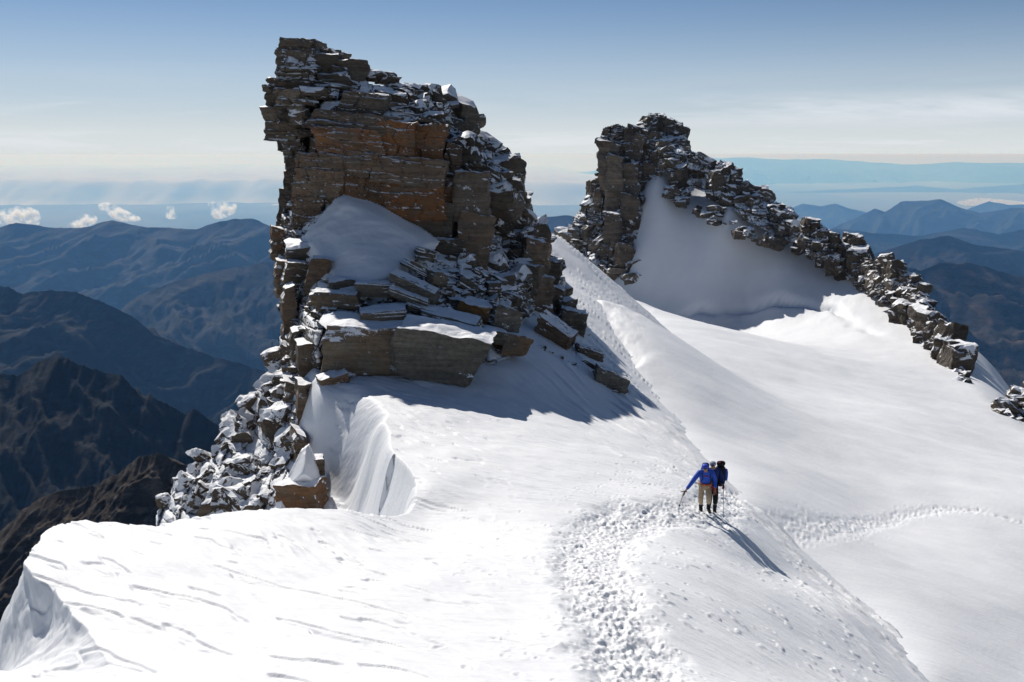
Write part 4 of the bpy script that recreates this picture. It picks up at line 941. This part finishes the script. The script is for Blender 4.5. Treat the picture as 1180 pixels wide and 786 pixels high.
# =================================================================== SUN, SKY, CAMERA
SAZ, SEL = R(-25), R(38)      # azimuth from +Y (negative = left)
sdir = Vector((math.sin(SAZ) * math.cos(SEL), math.cos(SAZ) * math.cos(SEL), math.sin(SEL)))
sun = bpy.data.lights.new('sun', 'SUN'); sun.energy = 5.0; sun.angle = R(0.5); sun.color = (1.0, 0.95, 0.88)
so = bpy.data.objects.new('sun', sun); COL.objects.link(so); so.rotation_euler = sdir.to_track_quat('Z', 'Y').to_euler()

w = bpy.data.worlds.new('World'); scene.world = w; w.use_nodes = True; nt = w.node_tree; nt.nodes.clear()
def wn(t, **k):
    n = nt.nodes.new(t)
    for a, b in k.items(): setattr(n, a, b)
    return n
L = nt.links.new
wo = wn('ShaderNodeOutputWorld'); bg = wn('ShaderNodeBackground'); L(bg.outputs[0], wo.inputs[0])
sky = wn('ShaderNodeTexSky'); sky.sky_type = 'NISHITA'; sky.sun_disc = False; sky.sun_elevation = SEL; sky.sun_rotation = SAZ
sky.altitude = 3500; sky.air_density = 1.0; sky.dust_density = 0.45; sky.ozone_density = 2.5
tc = wn('ShaderNodeTexCoord'); sx = wn('ShaderNodeSeparateXYZ'); L(tc.outputs['Generated'], sx.inputs[0])
def wm(op, a, b=0.0, clamp=False):
    n = wn('ShaderNodeMath', operation=op); n.use_clamp = clamp
    for i, v in enumerate((a, b)):
        if isinstance(v, bpy.types.NodeSocket): L(v, n.inputs[i])
        else: n.inputs[i].default_value = v
    return n.outputs[0]
def wr(v, a, b, c=0.0, d=1.0, sm='SMOOTHSTEP'):
    n = wn('ShaderNodeMapRange'); n.interpolation_type = sm; L(v, n.inputs['Value'])
    for k_, q in (('From Min', a), ('From Max', b), ('To Min', c), ('To Max', d)): n.inputs[k_].default_value = q
    return n.outputs[0]
zc = wm('MAXIMUM', sx.outputs['Z'], 0.015)
cb = wn('ShaderNodeCombineXYZ'); L(sx.outputs['X'], cb.inputs[0]); L(sx.outputs['Y'], cb.inputs[1]); L(zc, cb.inputs[2]); L(cb.outputs[0], sky.inputs['Vector'])
# clouds: thin streaks on a high plane seen at a grazing angle, so bands flatten towards the horizon
az = wm('ARCTAN2', sx.outputs['X'], sx.outputs['Y'])
cv = wn('ShaderNodeCombineXYZ'); L(wm('MULTIPLY', az, 3.2), cv.inputs[0]); L(wm('MULTIPLY', sx.outputs['Z'], 34.0), cv.inputs[1])
def wnoise(scale, det, rough, off):
    mp = wn('ShaderNodeMapping'); mp.inputs['Location'].default_value = off; L(cv.outputs[0], mp.inputs[0])
    n = wn('ShaderNodeTexNoise'); n.inputs['Scale'].default_value = scale; n.inputs['Detail'].default_value = det; n.inputs['Roughness'].default_value = rough; n.inputs['Distortion'].default_value = .4
    L(mp.outputs[0], n.inputs['Vector']); return n.outputs[0]
EL = sx.outputs['Z']
def band(c, wdt):   # soft band at elevation c
    return wm('MULTIPLY', wr(EL, c - wdt, c), wr(EL, c, c + wdt, 1.0, 0.0))
c1 = wm('MULTIPLY', wr(wnoise(1.0, 8, .62, (1.3, 2.2, 0)), .42, .64), wr(EL, 0.10, 0.05))
c3 = wm('MULTIPLY', wm('MULTIPLY', wr(wnoise(.8, 8, .6, (7.3, .2, 3)), .36, .55), band(.043, .013)), wr(az, .05, -.2))
c4 = wm('MULTIPLY', wm('MULTIPLY', wr(wnoise(.9, 9, .66, (2.1, 5.2, 6)), .36, .58), band(.040, .024)), wr(az, .08, .22))
c1 = wm('MAXIMUM', wm('MULTIPLY', c1, .12), wm('MAXIMUM', c3, c4))
c2_ = wm('MULTIPLY', wr(wnoise(2.6, 8, .65, (4, 0, 1)), .46, .62), band(0.012, 0.016))
cl_ = wm('MINIMUM', wm('ADD', wm('MULTIPLY', c1, .8), wm('MULTIPLY', c2_, .6)), .85)
pale = wr(EL, 0.0, 0.15, 0.85, 0.0)
def wmix(f, a, b):
    n = wn('ShaderNodeMix', data_type='RGBA')
    for i, v in ((0, f), (6, a), (7, b)):
        if isinstance(v, bpy.types.NodeSocket): L(v, n.inputs[i])
        else: n.inputs[i].default_value = v
    return n.outputs[2]
skc = wmix(1.0, sky.outputs[0], wmix(wr(EL, 0.0, 0.09, 0, 1), (5.0, 5.9, 6.6, 1), sky.outputs[0])) if False else wmix(pale, sky.outputs[0], (8.9, 10.0, 11.0, 1))
lowg = wm('MULTIPLY', wm('MULTIPLY', wr(EL, 0.0, 0.05, 1.0, 0.0), wr(EL, -0.004, 0.001)), .8)
skc = wmix(lowg, skc, (11.4, 12.0, 11.9, 1))
skc = wmix(cl_, skc, (12.0, 12.6, 13.4, 1))
L(skc, bg.inputs[0]); bg.inputs['Strength'].default_value = 0.064

cam = bpy.data.cameras.new('camera'); cam.lens = 35; cam.sensor_width = 36; cam.clip_start = 0.1; cam.clip_end = 600000
co = bpy.data.objects.new('camera', cam); COL.objects.link(co); co.rotation_euler = (math.pi / 2 - PITCH, 0, 0); scene.camera = co
vs = scene.view_settings; vs.view_transform = 'Standard'; vs.look = 'None'; vs.exposure = 0.0; vs.gamma = 1; vs.use_curve_mapping = False
cy = scene.cycles; cy.max_bounces = 5; cy.diffuse_bounces = 3; cy.volume_bounces = 1; cy.use_adaptive_sampling = True; cy.adaptive_threshold = 0.02
cy.use_denoising = True
try: cy.denoiser = 'OPENIMAGEDENOISE'
except Exception: pass
